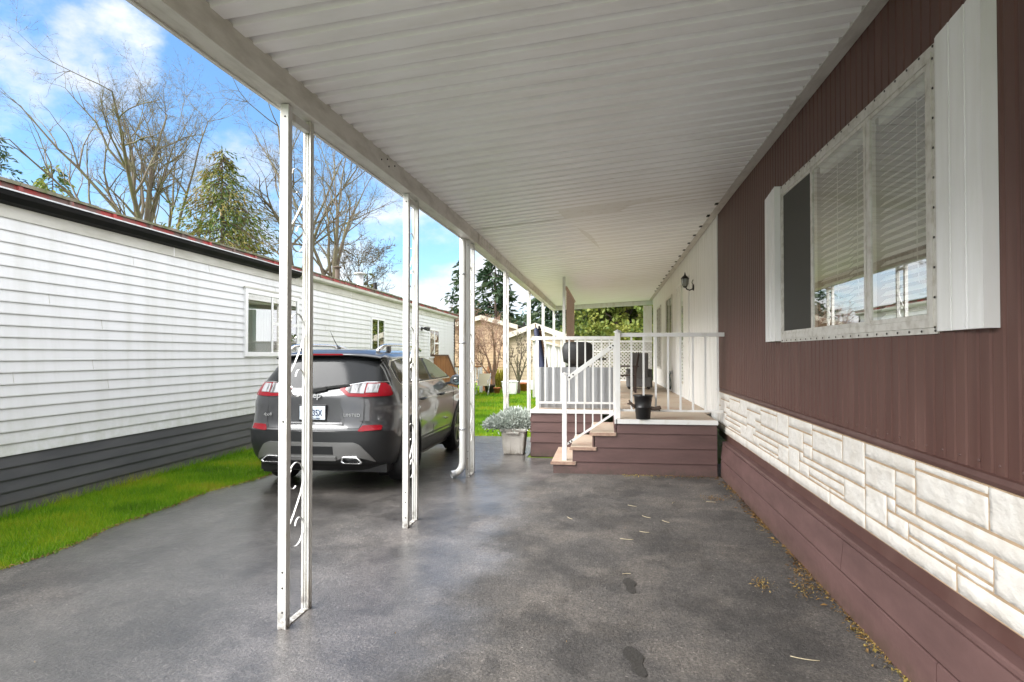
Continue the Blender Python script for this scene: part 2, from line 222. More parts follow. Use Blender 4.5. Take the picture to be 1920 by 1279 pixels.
# ------------------------------------------------------------------ mesh building
SPLIT = set('mullion post bracket bolt support pan_gap rail_foot wiper screw branch'.split())
class MB:
    def __init__(s): s.v = []; s.f = []; s.sm = []
    def face(s, pts, sm=False):
        b = len(s.v); s.v += [tuple(p) for p in pts]; s.f.append(tuple(range(b, b + len(pts)))); s.sm.append(sm)
    def mesh(s, vs, fs, sm=False):
        b = len(s.v); s.v += [tuple(p) for p in vs]
        for f in fs: s.f.append(tuple(i + b for i in f)); s.sm.append(sm)
    def box(s, x0, x1, y0, y1, z0, z1):
        v = [(x, y, z) for z in (z0, z1) for y in (y0, y1) for x in (x0, x1)]
        s.mesh(v, [(0, 2, 3, 1), (4, 5, 7, 6), (0, 1, 5, 4), (2, 6, 7, 3), (0, 4, 6, 2), (1, 3, 7, 5)])
    def hexa(s, v): s.mesh(v, [(0, 2, 3, 1), (4, 5, 7, 6), (0, 1, 5, 4), (2, 6, 7, 3), (0, 4, 6, 2), (1, 3, 7, 5)])
    def bar(s, a, b, w, h, up=(0, 0, 1)):
        """rectangular bar from a to b; w sideways, h along up"""
        a = Vector(a); b = Vector(b); d = (b - a).normalized(); sd = d.cross(Vector(up))
        if sd.length < 1e-5: sd = d.cross(Vector((1, 0, 0)))
        sd.normalize(); u = sd.cross(d).normalized(); v = []
        for e in (a, b):
            for j in (-1, 1):
                for i in (-1, 1): v.append(e + sd * (i * w / 2) + u * (j * h / 2))
        s.mesh(v, [(0, 1, 3, 2), (4, 6, 7, 5), (0, 4, 5, 1), (2, 3, 7, 6), (0, 2, 6, 4), (1, 5, 7, 3)])
    def tube(s, pts, rad, n=8, caps=True, sm=True):
        pts = [Vector(p) for p in pts]; m = len(pts)
        if not hasattr(rad, '__len__'): rad = [rad] * m
        vs = []; ref = None
        for i, p in enumerate(pts):
            t = (pts[min(i + 1, m - 1)] - pts[max(i - 1, 0)])
            if t.length < 1e-9: t = Vector((0, 0, 1))
            t.normalize()
            if ref is None:
                ref = t.cross(Vector((0, 0, 1)) if abs(t.z) < .9 else Vector((1, 0, 0))).normalized()
            else:
                ref = (ref - t * ref.dot(t))
                if ref.length < 1e-6: ref = t.cross(Vector((0.3, 1, 0.2)))
                ref.normalize()
            bi = t.cross(ref)
            for k in range(n):
                a = 2 * PI * k / n; vs.append(p + (ref * math.cos(a) + bi * math.sin(a)) * rad[i])
        fs = [(i * n + k, i * n + (k + 1) % n, (i + 1) * n + (k + 1) % n, (i + 1) * n + k) for i in range(m - 1) for k in range(n)]
        s.mesh(vs, fs, sm)
        if caps:
            b = len(s.v) - len(vs); s.f.append(tuple(b + k for k in range(n))[::-1]); s.sm.append(False)
            s.f.append(tuple(b + (m - 1) * n + k for k in range(n))); s.sm.append(False)
    def ribbon(s, pts, w, t, side=(1, 0, 0)):
        """flat bar bent along pts: width w along side, thickness t"""
        pts = [Vector(p) for p in pts]; sd = Vector(side); m = len(pts); vs = []
        for i, p in enumerate(pts):
            d = (pts[min(i + 1, m - 1)] - pts[max(i - 1, 0)]).normalized(); u = sd.cross(d).normalized()
            for (i_, j_) in ((-1, -1), (1, -1), (1, 1), (-1, 1)): vs.append(p + sd * (i_ * w / 2) + u * (j_ * t / 2))
        fs = [(i * 4 + k, i * 4 + (k + 1) % 4, i * 4 + 4 + (k + 1) % 4, i * 4 + 4 + k) for i in range(m - 1) for k in range(4)]
        fs += [(0, 3, 2, 1), tuple((m - 1) * 4 + k for k in range(4))]; s.mesh(vs, fs)
    def lathe(s, prof, c=(0, 0, 0), n=24, axis='z', sm=True):
        vs = []
        for (r, h) in prof:
            for k in range(n):
                a = 2 * PI * k / n; p = (r * math.cos(a), r * math.sin(a), h)
                if axis == 'x': p = (h, r * math.cos(a), r * math.sin(a))
                if axis == 'y': p = (r * math.cos(a), h, r * math.sin(a))
                vs.append((p[0] + c[0], p[1] + c[1], p[2] + c[2]))
        m = len(prof)
        s.mesh(vs, [(i * n + k, i * n + (k + 1) % n, (i + 1) * n + (k + 1) % n, (i + 1) * n + k) for i in range(m - 1) for k in range(n)], sm)
    def prism(s, poly, a, b, axis='y'):
        """2-D polygon swept from a to b along an axis ('y': poly is (x,z); 'x': (y,z); 'z': (x,y))"""
        def P(q, h): return (q[0], h, q[1]) if axis == 'y' else ((h, q[0], q[1]) if axis == 'x' else (q[0], q[1], h))
        n = len(poly); vs = [P(q, a) for q in poly] + [P(q, b) for q in poly]
        s.mesh(vs, [tuple(range(n))[::-1], tuple(range(n, 2 * n))] + [(k, (k + 1) % n, n + (k + 1) % n, n + k) for k in range(n)])
    def grid(s, pts, nu, nv, sm=True):
        s.mesh(pts, [(i * nv + j, (i + 1) * nv + j, (i + 1) * nv + j + 1, i * nv + j + 1) for i in range(nu - 1) for j in range(nv - 1)], sm)
    def arrays(s, V, F): 
        b = len(s.v); s.v += [tuple(p) for p in V.tolist()]; s.f += [tuple(q) for q in (F + b).tolist()]; s.sm += [False] * len(F)
    def build(s, name, mat, parent=None, bevel=0, recalc=True, xf=None):
        if name in SPLIT:                                # every separate piece becomes an object of its own
            par = list(range(len(s.v)))
            def fd(a):
                while par[a] != a: par[a] = par[par[a]]; a = par[a]
                return a
            for f in s.f:
                for q in f[1:]: par[fd(q)] = fd(f[0])
            gr = {}
            for f, sm in zip(s.f, s.sm): gr.setdefault(fd(f[0]), []).append((f, sm))
            if len(gr) > 1:
                o = None
                for fs in gr.values():
                    m = MB(); ix = {}
                    for f, sm in fs:
                        for q in f:
                            if q not in ix: ix[q] = len(m.v); m.v.append(s.v[q])
                        m.f.append(tuple(ix[q] for q in f)); m.sm.append(sm)
                    o2 = m.build(name, mat, parent, bevel, recalc, xf); o = o or o2
                return o
        me = bpy.data.meshes.new(name); off = Vector((0, 0, 0))
        if parent is not None:
            q = parent
            while q is not None: off += q.location; q = q.parent
        vs = s.v if xf is None else [xf(p) for p in s.v]
        if off.length > 0: vs = [(p[0] - off.x, p[1] - off.y, p[2] - off.z) for p in vs]
        me.from_pydata(vs, [], s.f)
        me.polygons.foreach_set('use_smooth', s.sm)
        if recalc and len(s.f) < 30000:
            bm = bmesh.new(); bm.from_mesh(me); bmesh.ops.recalc_face_normals(bm, faces=bm.faces); bm.to_mesh(me); bm.free()
        me.update(); me.materials.append(M[mat] if isinstance(mat, str) else mat)
        o = bpy.data.objects.new(name, me); COL.objects.link(o)
        if parent is not None: o.parent = parent
        if bevel:
            b = o.modifiers.new('edge', 'BEVEL'); b.width = bevel; b.segments = 2; b.limit_method = 'ANGLE'; b.angle_limit = R(40)
        return o
def fastbuild(name, V, F, mat, parent=None, origin=(0, 0, 0)):
    """numpy mesh of quads or tris"""
    me = bpy.data.meshes.new(name); k = F.shape[1]
    V = (V - np.array(origin)).astype(np.float32)
    me.vertices.add(len(V)); me.vertices.foreach_set('co', V.ravel()); me.loops.add(F.size); me.loops.foreach_set('vertex_index', F.ravel().astype(np.int32))
    me.polygons.add(len(F)); me.polygons.foreach_set('loop_start', np.arange(0, F.size, k, dtype=np.int32)); me.update(calc_edges=True); me.validate()
    me.materials.append(M[mat]); o = bpy.data.objects.new(name, me); COL.objects.link(o)
    if parent is not None: o.parent = parent
    else: o.location = origin
    return o
def thing(name, label, cat, loc=(0, 0, 0), group=None):
    o = bpy.data.objects.new(name, None); o.empty_display_size = .2; COL.objects.link(o); o.location = loc
    o['label'] = label; o['category'] = cat
    if group: o['group'] = group
    return o
def tag(o, label, cat, group=None, kind=None):
    if label: o['label'] = label
    if cat: o['category'] = cat
    if group: o['group'] = group
    if kind: o['kind'] = kind
    return o
def text_mesh(body, size, mat, name, parent, loc, rot, depth=.002, sx=1.0, bold=0.0):
    c = bpy.data.curves.new(name, 'FONT'); c.body = body; c.size = size; c.extrude = depth; c.align_x = 'CENTER'; c.align_y = 'CENTER'; c.offset = bold
    t = bpy.data.objects.new(name + '_tmp', c); COL.objects.link(t); bpy.context.view_layer.update()
    me = bpy.data.meshes.new_from_object(t.evaluated_get(bpy.context.evaluated_depsgraph_get())); bpy.data.objects.remove(t); bpy.data.curves.remove(c)
    me.name = name; me.materials.clear(); me.materials.append(M[mat]); o = bpy.data.objects.new(name, me); COL.objects.link(o); o.parent = parent
    o.location = loc; o.rotation_euler = rot; o.scale = (sx, 1, 1); return o
def lerp(a, b, t): return a + (b - a) * t
def ip(x, tab):
    if x <= tab[0][0]: return tab[0][1]
    for (a, p), (b, q) in zip(tab, tab[1:]):
        if x <= b: return p + (q - p) * (x - a) / (b - a)
    return tab[-1][1]
def sip(x, tab):
    """smooth interpolation through the table (numpy pchip-like by Catmull-Rom)"""
    n = len(tab)
    if x <= tab[0][0]: return tab[0][1]
    if x >= tab[-1][0]: return tab[-1][1]
    for i in range(n - 1):
        if x <= tab[i + 1][0]: break
    x0, y0 = tab[i]; x1, y1 = tab[i + 1]; h = x1 - x0; d = (y1 - y0) / h
    dm = (y0 - tab[i - 1][1]) / (x0 - tab[i - 1][0]) if i > 0 else d
    dp = (tab[i + 2][1] - y1) / (tab[i + 2][0] - x1) if i + 2 < n else d
    m0 = 0 if dm * d <= 0 else 2 * dm * d / (dm + d); m1 = 0 if dp * d <= 0 else 2 * dp * d / (dp + d); t = (x - x0) / h
    return (2 * t**3 - 3 * t**2 + 1) * y0 + (t**3 - 2 * t**2 + t) * h * m0 + (-2 * t**3 + 3 * t**2) * y1 + (t**3 - t**2) * h * m1

# ------------------------------------------------------------------ camera, sky, sun
cam = bpy.data.cameras.new('camera'); co = bpy.data.objects.new('camera', cam); COL.objects.link(co)
co.location = (0, 0, 1.6); co.rotation_euler = (R(90.947), 0, R(8.12)); cam.lens = 36 * 1240 / 1920; cam.sensor_width = 36; cam.clip_end = 2000; cam.clip_start = .05
SC.camera = co
SUN_EL, SUN_AZ = R(40), R(238)      # sun behind the camera, to the left
w = bpy.data.worlds.new('World'); SC.world = w; w.use_nodes = True; nt = w.node_tree; nt.nodes.clear()
wo = N(nt, 'ShaderNodeOutputWorld'); bg = N(nt, 'ShaderNodeBackground', i_Strength=0.10)
sk = N(nt, 'ShaderNodeTexSky', sky_type='NISHITA', sun_disc=False, sun_elevation=SUN_EL, sun_rotation=SUN_AZ, air_density=1.0, dust_density=.6, ozone_density=2.0)
tc = N(nt, 'ShaderNodeTexCoord'); d = tc.outputs['Generated']
sp = N(nt, 'ShaderNodeSeparateXYZ'); L(nt, d, sp.inputs[0])
# broken cloud: cumulus noise everywhere, a blue opening towards the front left, white haze near the horizon
nz = N(nt, 'ShaderNodeTexNoise', i_Scale=5.0, i_Detail=9.0, i_Roughness=.60); 
vm = N(nt, 'ShaderNodeVectorMath', operation='MULTIPLY'); vm.inputs[1].default_value = (1, 1, 1.7); L(nt, d, vm.inputs[0])
va = N(nt, 'ShaderNodeVectorMath', operation='ADD'); va.inputs[1].default_value = (3.1, 1.75, .4); L(nt, vm.outputs[0], va.inputs[0]); L(nt, va.outputs[0], nz.inputs['Vector'])
dt = N(nt, 'ShaderNodeVectorMath', operation='DOT_PRODUCT'); od = Vector((-.46, .82, .36)).normalized(); dt.inputs[1].default_value = od; L(nt, d, dt.inputs[0])
op = N(nt, 'ShaderNodeMapRange', interpolation_type='SMOOTHSTEP', i_1=.62, i_2=.93, i_3=.32, i_4=-.13); L(nt, dt.outputs['Value'], op.inputs[0])
hz = N(nt, 'ShaderNodeMapRange', interpolation_type='SMOOTHSTEP', i_1=.46, i_2=0.0, i_3=0.0, i_4=.32); L(nt, sp.outputs[2], hz.inputs[0])
s1 = N(nt, 'ShaderNodeMath', operation='ADD'); L(nt, nz.outputs['Fac'], s1.inputs[0]); L(nt, op.outputs[0], s1.inputs[1])
s2 = N(nt, 'ShaderNodeMath', operation='ADD'); L(nt, s1.outputs[0], s2.inputs[0]); L(nt, hz.outputs[0], s2.inputs[1])
CLD = [(-.668, .630, .397), (-.596, .720, .356), (-.476, .846, .242)]
acc = s2
for (bd, r_in, r_out, amt) in ((CLD[0], .9993, .9950, .15), (CLD[1], .9998, .9970, .20), (CLD[2], .9990, .994, .08)):   # separate cumulus puffs
    dn = N(nt, 'ShaderNodeVectorMath', operation='DOT_PRODUCT'); dn.inputs[1].default_value = Vector(bd).normalized(); L(nt, d, dn.inputs[0])
    bl = N(nt, 'ShaderNodeMapRange', interpolation_type='SMOOTHSTEP', i_1=r_out, i_2=r_in, i_3=0.0, i_4=amt); L(nt, dn.outputs['Value'], bl.inputs[0])
    ad = N(nt, 'ShaderNodeMath', operation='ADD'); L(nt, acc.outputs[0], ad.inputs[0]); L(nt, bl.outputs[0], ad.inputs[1]); acc = ad
cm = N(nt, 'ShaderNodeMapRange', interpolation_type='SMOOTHSTEP', i_1=.47, i_2=.74); L(nt, acc.outputs[0], cm.inputs[0])
CLOUDV = 4.4
ofd = N(nt, 'ShaderNodeMapRange', interpolation_type='SMOOTHSTEP', i_1=.70, i_2=.96, i_3=1.0, i_4=.42); L(nt, dt.outputs['Value'], ofd.inputs[0])
nb = N(nt, 'ShaderNodeTexNoise', i_Scale=3.0, i_Detail=5.0); L(nt, va.outputs[0], nb.inputs['Vector'])
cr = ramp(nt, nb.outputs['Fac'], [(.38, (.72, .76, .84)), (.6, (1, 1, 1))])
cv = N(nt, 'ShaderNodeMath', operation='MULTIPLY', i_1=CLOUDV); L(nt, ofd.outputs[0], cv.inputs[0]); cs = N(nt, 'ShaderNodeVectorMath', operation='SCALE'); L(nt, cv.outputs[0], cs.inputs['Scale']); L(nt, cr.outputs[0], cs.inputs[0])
hb = N(nt, 'ShaderNodeVectorMath', operation='MULTIPLY'); hb.inputs[1].default_value = (.26, .345, .40); L(nt, sk.outputs[0], hb.inputs[0])
mx = N(nt, 'ShaderNodeMix', data_type='RGBA'); L(nt, cm.outputs[0], mx.inputs[0]); L(nt, hb.outputs[0], mx.inputs[6]); L(nt, cs.outputs[0], mx.inputs[7])
L(nt, mx.outputs[2], bg.inputs[0]); L(nt, bg.outputs[0], wo.inputs[0])
sl = bpy.data.lights.new('sun', 'SUN'); so = bpy.data.objects.new('sun', sl); COL.objects.link(so); sl.energy = 2.2; sl.angle = R(60); sl.color = (1, .985, .965)
sd = Vector((math.sin(SUN_AZ) * math.cos(SUN_EL), math.cos(SUN_AZ) * math.cos(SUN_EL), math.sin(SUN_EL)))
so.rotation_euler = sd.to_track_quat('Z', 'Y').to_euler()
SC.view_settings.view_transform = 'Standard'; SC.view_settings.look = 'None'; SC.view_settings.exposure = 2.78; SC.view_settings.gamma = 1

# ------------------------------------------------------------------ ground
mb = MB(); mb.face([(-400, -400, -.012), (400, -400, -.012), (400, 600, -.012), (-400, 600, -.012)])
tag(mb.build('lawn', 'lawn'), None, None, kind='structure')
def drive_edge(y): return -4.44 + .05 * math.sin(y * 1.7) + .035 * math.sin(y * 4.1 + 1) + (.10 * max(0, y - 7) if y > 7 else 0) * .35
mb = MB(); ys = [-30 + .25 * i for i in range(int((12.35 + 30) / .25) + 1)]
pts = [(drive_edge(y), y, 0) for y in ys]; far = [(x, 12.40 + .03 * math.sin(x * 5), 0) for x in np.linspace(-4.1, -1.2, 12)]
mb.face(pts + far + [(-1.2, 10, 0), (1.75, 9.8, 0), (1.75, -30, 0)])
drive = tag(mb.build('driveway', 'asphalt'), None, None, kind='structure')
def footprint(cx, cy, ang, s):
    out = []
    for k in range(28):
        a = 2 * PI * k / 28; y = .15 * math.cos(a); wd = .052 if y > 0 else .040
        pinch = 1 - .42 * math.exp(-((y + .02) / .045) ** 2); x = wd * math.sin(a) * pinch * (1 + .08 * math.sin(5 * a)) + .008 * math.sin(y * 18)
        out.append((cx + s * (x * math.cos(ang) - y * math.sin(ang)), cy + s * (x * math.sin(ang) + y * math.cos(ang)), .004))
    m = MB(); m.face(out); m.build('wet_footprint', 'wet', drive)
footprint(.145, 3.50, R(14), 1.12); footprint(.155, 4.62, R(8), 1.0)

# ------------------------------------------------------------------ carport
def bx(y): return max(-1.875, min(-1.765, -1.86 + .022 * (y - 3.6)))
def droop(x, y): return max(0, y - 8) / 14.5 * (.03 + .15 * (x + 1.78) / 3.3)
def zr(x, y): return 3.205 + .097 * (x + 1.78) - droop(x, y)
Y0, Y1 = -.9, 22.7
roof = thing('carport_roof', 'long white ribbed metal carport roof sloping from brown home down to post beam', 'carport roof', (-.2, 10, 3.1))
def pan(y0, y1, prof, per, name):
    prof_y = []; y = y0
    while y < y1:
        for (a, h) in prof:
            if y + a <= y1: prof_y.append((y + a, h))
        y += per
    xs = [None, -1.2, -.4, .4, 1.0, 1.44]; P = []
    for (yy, h) in prof_y:
        for x in xs:
            x = bx(yy) + .03 if x is None else x; P.append((x, yy, zr(x, yy) + h))
    m = MB(); m.grid(P, len(prof_y), len(xs), sm=False); return m.build(name, 'roof_white', roof, recalc=False)
pan(Y0, 8.55, [(0, 0), (.112, .0), (.136, .058), (.166, .058), (.182, .002)], .186, 'roof_pan')
pan(8.54, Y1, [(0, -.002), (.15, -.002), (.16, .020), (.185, .020), (.195, -.002), (.245, -.002), (.255, .020), (.28, .020), (.29, -.002)], .30, 'roof_pan')
m = MB(); m.hexa([(x, y, zr(x, y) + .07 + k * .02) for k in (0, 1) for y in (Y0, Y1) for x in (-1.9, 1.6)]); m.build('roof_top', 'white_metal', roof)
m = MB(); ys = list(np.linspace(Y0, Y1, 60)); sect = [(-.055, 3.055), (.055, 3.055), (.055, 3.215), (.045, 3.215), (.045, 3.067), (-.045, 3.067), (-.045, 3.29), (-.055, 3.29)]
for (a, b) in zip(ys, ys[1:]):
    if b <= Y1:
        v = [(bx(y) + sx_, y, sz_ - droop(-1.8, y)) for y in (a, b) for (sx_, sz_) in sect]; n = len(sect)
        m.mesh(v, [(k, (k + 1) % n, n + (k + 1) % n, n + k) for k in range(n)])
m.build('beam', 'beam_grey', roof)
m = MB()
for (a, b) in zip(ys, ys[1:]):
    m.hexa([(bx(y) + dx, y, z - droop(-1.8, y)) for z in (3.045, 3.33) for y in (a, b) for dx in (-.078, -.058)])
m.build('gutter_lip', 'white_metal', roof)
m = MB(); y = 8.75
P = []
while y < 22.4:                                       # corrugated pan ends sitting on the far beam
    for dy_, dx_ in ((0, .058), (.01, .070), (.10, .070), (.11, .058)):
        for zz in (3.075, 3.195): P.append((bx(y) + dx_, y + dy_, zz - droop(-1.8, y)))
    y += .21
m.grid(P, len(P) // 2, 2, sm=False)
m.build('pan_end', 'beam_grey', roof)
m = MB()
for (a, b) in zip(np.linspace(Y0, Y1, 40), np.linspace(Y0, Y1, 40)[1:]):
    m.hexa([(x, y, zr(1.44, y) + dz) for dz in (-.006, .05) for y in (a, b) for x in (1.425, 1.525)])
m.build('ledger', 'ledger', roof)
m = MB()
for i in range(16):                                    # dark gaps where far pans meet the ledger
    y = 8.7 + i * .72
    if y < Y1 - .3: m.box(1.385, 1.424, y, y + .09, zr(1.4, y) - .012, zr(1.4, y) + .045)
m.build('pan_gap', 'dark', roof)
m = MB()
m.hexa([(x, y, zr(x, 22.7) + z) for z in (-.15, .07) for y in (22.7, 22.76) for x in (-1.82, 1.60)]); m.build('end_fascia', 'white_metal', roof)
m = MB()
for yy in (5.05, 5.18, 5.22, 5.36): m.lathe([(0, 0), (.007, 0), (.007, .006), (0, .007)], (bx(yy) + .055, yy, 3.15 + .03 * ((yy * 10) % 2 - 1)), 8, 'x')
m.build('screw', 'screw', roof)

def scroll_pts(zc, flip=False):
    """S-shaped iron scroll in the YZ plane, 0.5 m tall, 0.23 m wide, centred at (0, zc)"""
    P = []
    def arc(cy, cz, r0, r1, a0, a1, n, sy=1.0):
        for k in range(n + 1):
            t = k / n; a = R(a0 + (a1 - a0) * t); r = r0 + (r1 - r0) * t; P.append((cy + sy * r * math.cos(a), cz + r * math.sin(a)))
    arc(-.03, .145, .045, .075, 300, 120, 12, 1.0)     # inner curl
    arc(-.005, .145, .10, .105, 130, -15, 14)          # over the top to the back leg
    P.append((.060, .05)); P.append((-.03, -.06))
    arc(.0, -.155, .105, .10, 165, 350, 16)
    arc(.03, -.15, .07, .045, 350, 540 - 20, 12)
    return [(0, (-y if flip else y), z + zc) for (y, z) in P]
LEGS = [3.64, 5.85, 8.36, 11.5, 15.0, 18.5, 22.35]
def make_post():
    t = thing('carport_post', '', 'carport post'); H = 3.053
    m = MB(); m.box(-.026, .026, -.026, .026, 0, H); m.build('leg', 'post_white', t, bevel=.003)
    m = MB(); q = .024
    sec = [(-q, -q), (-.012, -q), (-.009, -q + .007), (-.003, -q + .007), (0, -q), (.004, -q), (.007, -q + .007), (.013, -q + .007), (.016, -q), (q, -q),
           (q, -.012), (q - .006, -.009), (q - .006, .009), (q, .012), (q, q), (-q, q)]
    m.prism([(a, b + .295) for a, b in sec], 0, H, 'z'); m.build('leg', 'post_white', t)
    m = MB(); m.box(-.020, .020, .026, .271, H - .075, H - .03); m.box(-.02, .02, .026, .271, .0, .012); m.build('bracket', 'post_white', t)
    for zc in (2.47, 1.59, .69):
        m = MB(); m.ribbon([(x, y + .1475, z) for x, y, z in scroll_pts(zc)], .010, .0035); m.build('scroll', 'post_white', t)
    m = MB()
    for z in (.10, .24, .33, 1.2, 2.98): m.lathe([(0, -.0275), (.006, -.0275), (.006, -.0255)], (.004, 0, z), 8, 'y')
    m.lathe([(.0265, .008), (.03, .008), (.03, 0), (.0265, 0)], (0, 0, 0), 4); m.build('screw', 'screw', t)
    return t
def copy_tree(o, parent=None):
    c = o.copy(); COL.objects.link(c); c.parent = parent
    for ch in list(o.children): copy_tree(ch, c)
    return c
PL = ['tallest looking white double-leg post, standing alone on wet asphalt in front of the SUV', 'white carport post standing in front of the SUV rear door',
      'white carport post with the round downspout strapped to it', 'white carport post rising behind the silver-leaved planter',
      'white carport post rising at the corner of the raised deck', 'white carport post beside the deck in front of the tan gable house',
      'farthest white carport post at the end corner of the carport roof']
post = make_post()
for i, (y, lb) in enumerate(zip(LEGS, PL)):
    o = post if i == 0 else copy_tree(post)
    o.location = (bx(y), y, -.004 - (.02 if i > 2 else 0) - droop(-1.8, y)); o['label'] = lb; o['group'] = 'white posts along the carport edge'
# downspout on the third post
t = thing('downspout', 'round white downspout strapped to a carport post with a curved outlet', 'downspout', (bx(8.36) - .055, 8.28, 0))
m = MB(); dx, dy = bx(8.36) - .05, 8.27
m.tube([(dx, dy, 3.05), (dx, dy, .30), (dx, dy, .20), (dx - .012, dy - .01, .13), (dx - .05, dy - .04, .075), (dx - .11, dy - .08, .055)], .042, 14, caps=False); m.build('pipe', 'post_white', t)
m = MB(); m.tube([(dx - .085, dy - .062, .062), (dx - .125, dy - .09, .052)], [.049, .047], 12, caps=False); m.build('outlet', 'galv', t)
for z in (.62, 1.72, 2.6):
    m = MB(); m.lathe([(.043, -.012), (.0465, -.012), (.0465, .012), (.043, .012)], (dx, dy, z), 14); m.build('strap', 'galv', t)

# ------------------------------------------------------------------ brown manufactured home
home = thing('manufactured_home', 'brown ribbed metal home with white stone veneer band and boarded skirt', 'house', (1.53, 6, 0))
YE, YN = 9.46, -2.2
WY0, WY1, WZ0, WZ1 = 3.34, 6.05, 1.715, 3.015
def ribbed(m, y0, y1, z0, z1, x=1.53, prof=((0, 0), (.062, 0), (.072, .0045), (.084, .0045)), per=.094):
    k0 = math.floor(y0 / per); cols = [y0]
    for k in range(k0, int(y1 / per) + 2):
        for (a, h) in prof:
            yy = k * per + a
            if y0 < yy < y1: cols.append(yy)
    cols.append(y1); P = []
    def hh(yy):
        f = (yy / per - math.floor(yy / per)) * per; return ip(f, list(prof) + [(per, prof[0][1])])
    for yy in cols: P += [(x + hh(yy), yy, z0), (x + hh(yy), yy, z1)]
    m.grid(P, len(cols), 2, sm=False)
m = MB(); ribbed(m, YN, WY0, 1.09, 3.72); ribbed(m, WY1, YE, 1.09, 3.72); ribbed(m, WY0, WY1, 1.09, WZ0); ribbed(m, WY0, WY1, WZ1, 3.72)
m.build('metal_siding', 'brown', home, recalc=False)
m = MB(); m.box(1.56, 1.72, YN, 22.4, 3.2, 3.72); m.box(1.6, 6, YN, YN + .1, .3, 3.72); m.box(5.9, 6, YN, 22.5, .3, 3.72); m.box(1.60, 1.70, YN, 3.2, .5, 3.3); m.box(1.60, 1.70, 6.2, 22.4, .5, 3.3); m.build('shell', 'white_wall', home)
m = MB(); m.hexa([(x, y, 3.73 + (.35 if 3 < x < 5 else 0) * 0 + k * .06) for k in (0, 1) for y in (YN - .1, 22.6) for x in (1.46, 6.1)]); m.build('roof', 'ledger', home)
m = MB(); m.prism([(1.545, 1.118), (1.516, 1.108), (1.506, 1.088), (1.512, 1.07), (1.53, 1.064), (1.545, 1.064)], YN, YE, 'y'); m.build('metal_trim', 'brown_trim', home)
m = MB(); y = YN + .1
while y < YE:
    m.lathe([(0, -.004), (.006, -.004), (.008, 0)], (1.531, y, 1.150), 6, 'x'); y += .15
m.build('screw', 'brown_trim', home)
# stone veneer: cast panels of random-ashlar blocks
STN = [(0, .39, 0, .17), (0, .25, .17, .48), (.25, .39, .17, .33), (.25, .39, .33, .53), (.39, .773, 0, .085), (.39, .773, .085, .36), (.773, 1, 0, .36), (.39, 1, .36, .53),
       (0, .184, .48, .82), (.184, .25, .48, .63), (.25, .79, .53, .63), (.184, .34, .63, .82), (.34, .79, .63, .76), (.34, .62, .76, .82), (.62, .79, .76, .82), (.79, 1, .53, .82), (0, .62, .82, 1), (.62, 1, .82, 1)]
m = MB(); ZT, ZB = 1.066, .548
for k in range(-2, 6):
    ya = 2.52 + 1.66 * k; yb = ya + 1.66                # s runs from the far end (yb) to the near end (ya)
    for (s0, s1, t0, t1) in STN:
        a, b = yb - s1 * 1.66 + .0045, yb - s0 * 1.66 - .0045; b = min(b, YE - .01)
        if b - a < .03 or b < YN: continue
        z0, z1 = ZT - t1 * (ZT - ZB) + .0036, ZT - t0 * (ZT - ZB) - .0036
        ny = max(5, min(30, int((b - a) / .022))); nz_ = max(5, min(14, int((z1 - z0) / .016))); P = []
        for i in range(ny):
            for j in range(nz_):
                u, v = i / (ny - 1), j / (nz_ - 1); yy = lerp(a, b, u); zz = lerp(z0, z1, v)
                yy = a if i == 0 else (b if i == ny - 1 else lerp(a + .005, b - .005, (i - 1) / (ny - 3))); zz = z0 if j == 0 else (z1 if j == nz_ - 1 else lerp(z0 + .004, z1 - .004, (j - 1) / (nz_ - 3))); e = 0 if i in (0, ny - 1) or j in (0, nz_ - 1) else 1
                nn = noise.noise(Vector((yy * 6, zz * 11, k * 2.3 + s0 * 9))) + .5 * noise.noise(Vector((yy * 17, zz * 24, 4)))
                rk = max(-.2, nn) * .008
                P.append((1.523 - .012 * e - rk * e, yy, zz))
        m.grid(P, ny, nz_, sm=True)
m.build('stone_veneer', 'stone', home, recalc=False)
m = MB(); m.box(1.5145, 1.60, YN, YE, ZB, ZT); m.build('mortar', 'grout', home)
# skirt of brown boards with a ledge
m = MB()
m.prism([(1.62, .56), (1.540, .545), (1.535, .455), (1.62, .455)], YN, YE, 'y')
m.build('skirt_recess', 'brown_trim', home); m = MB(); m.prism([(1.62, .452), (1.54, .452), (1.488, .444), (1.478, .436), (1.478, .418), (1.62, .418)], YN, 8.86, 'y')
m.build('skirt_ledge', 'brown_skirt', home)
m = MB()
m.prism([(1.62, .415), (1.470, .415), (1.450, .234), (1.455, .231), (1.62, .231)], YN, 4.42, 'y'); m.prism([(1.62, .415), (1.469, .415), (1.449, .234), (1.455, .231), (1.62, .231)], 4.425, 8.80, 'y'); m.build('skirt_board', 'brown_skirt', home); m = MB()
m.prism([(1.62, .218), (1.458, .218), (1.451, .213), (1.448, -.01), (1.62, -.01)], YN, 3.20, 'y'); m.prism([(1.62, .218), (1.457, .218), (1.450, .213), (1.446, -.01), (1.62, -.01)], 3.205, 6.86, 'y'); m.prism([(1.62, .218), (1.458, .218), (1.451, .213), (1.448, -.01), (1.62, -.01)], 6.865, 8.80, 'y')
m.build('skirt_board', 'brown_skirt', home)
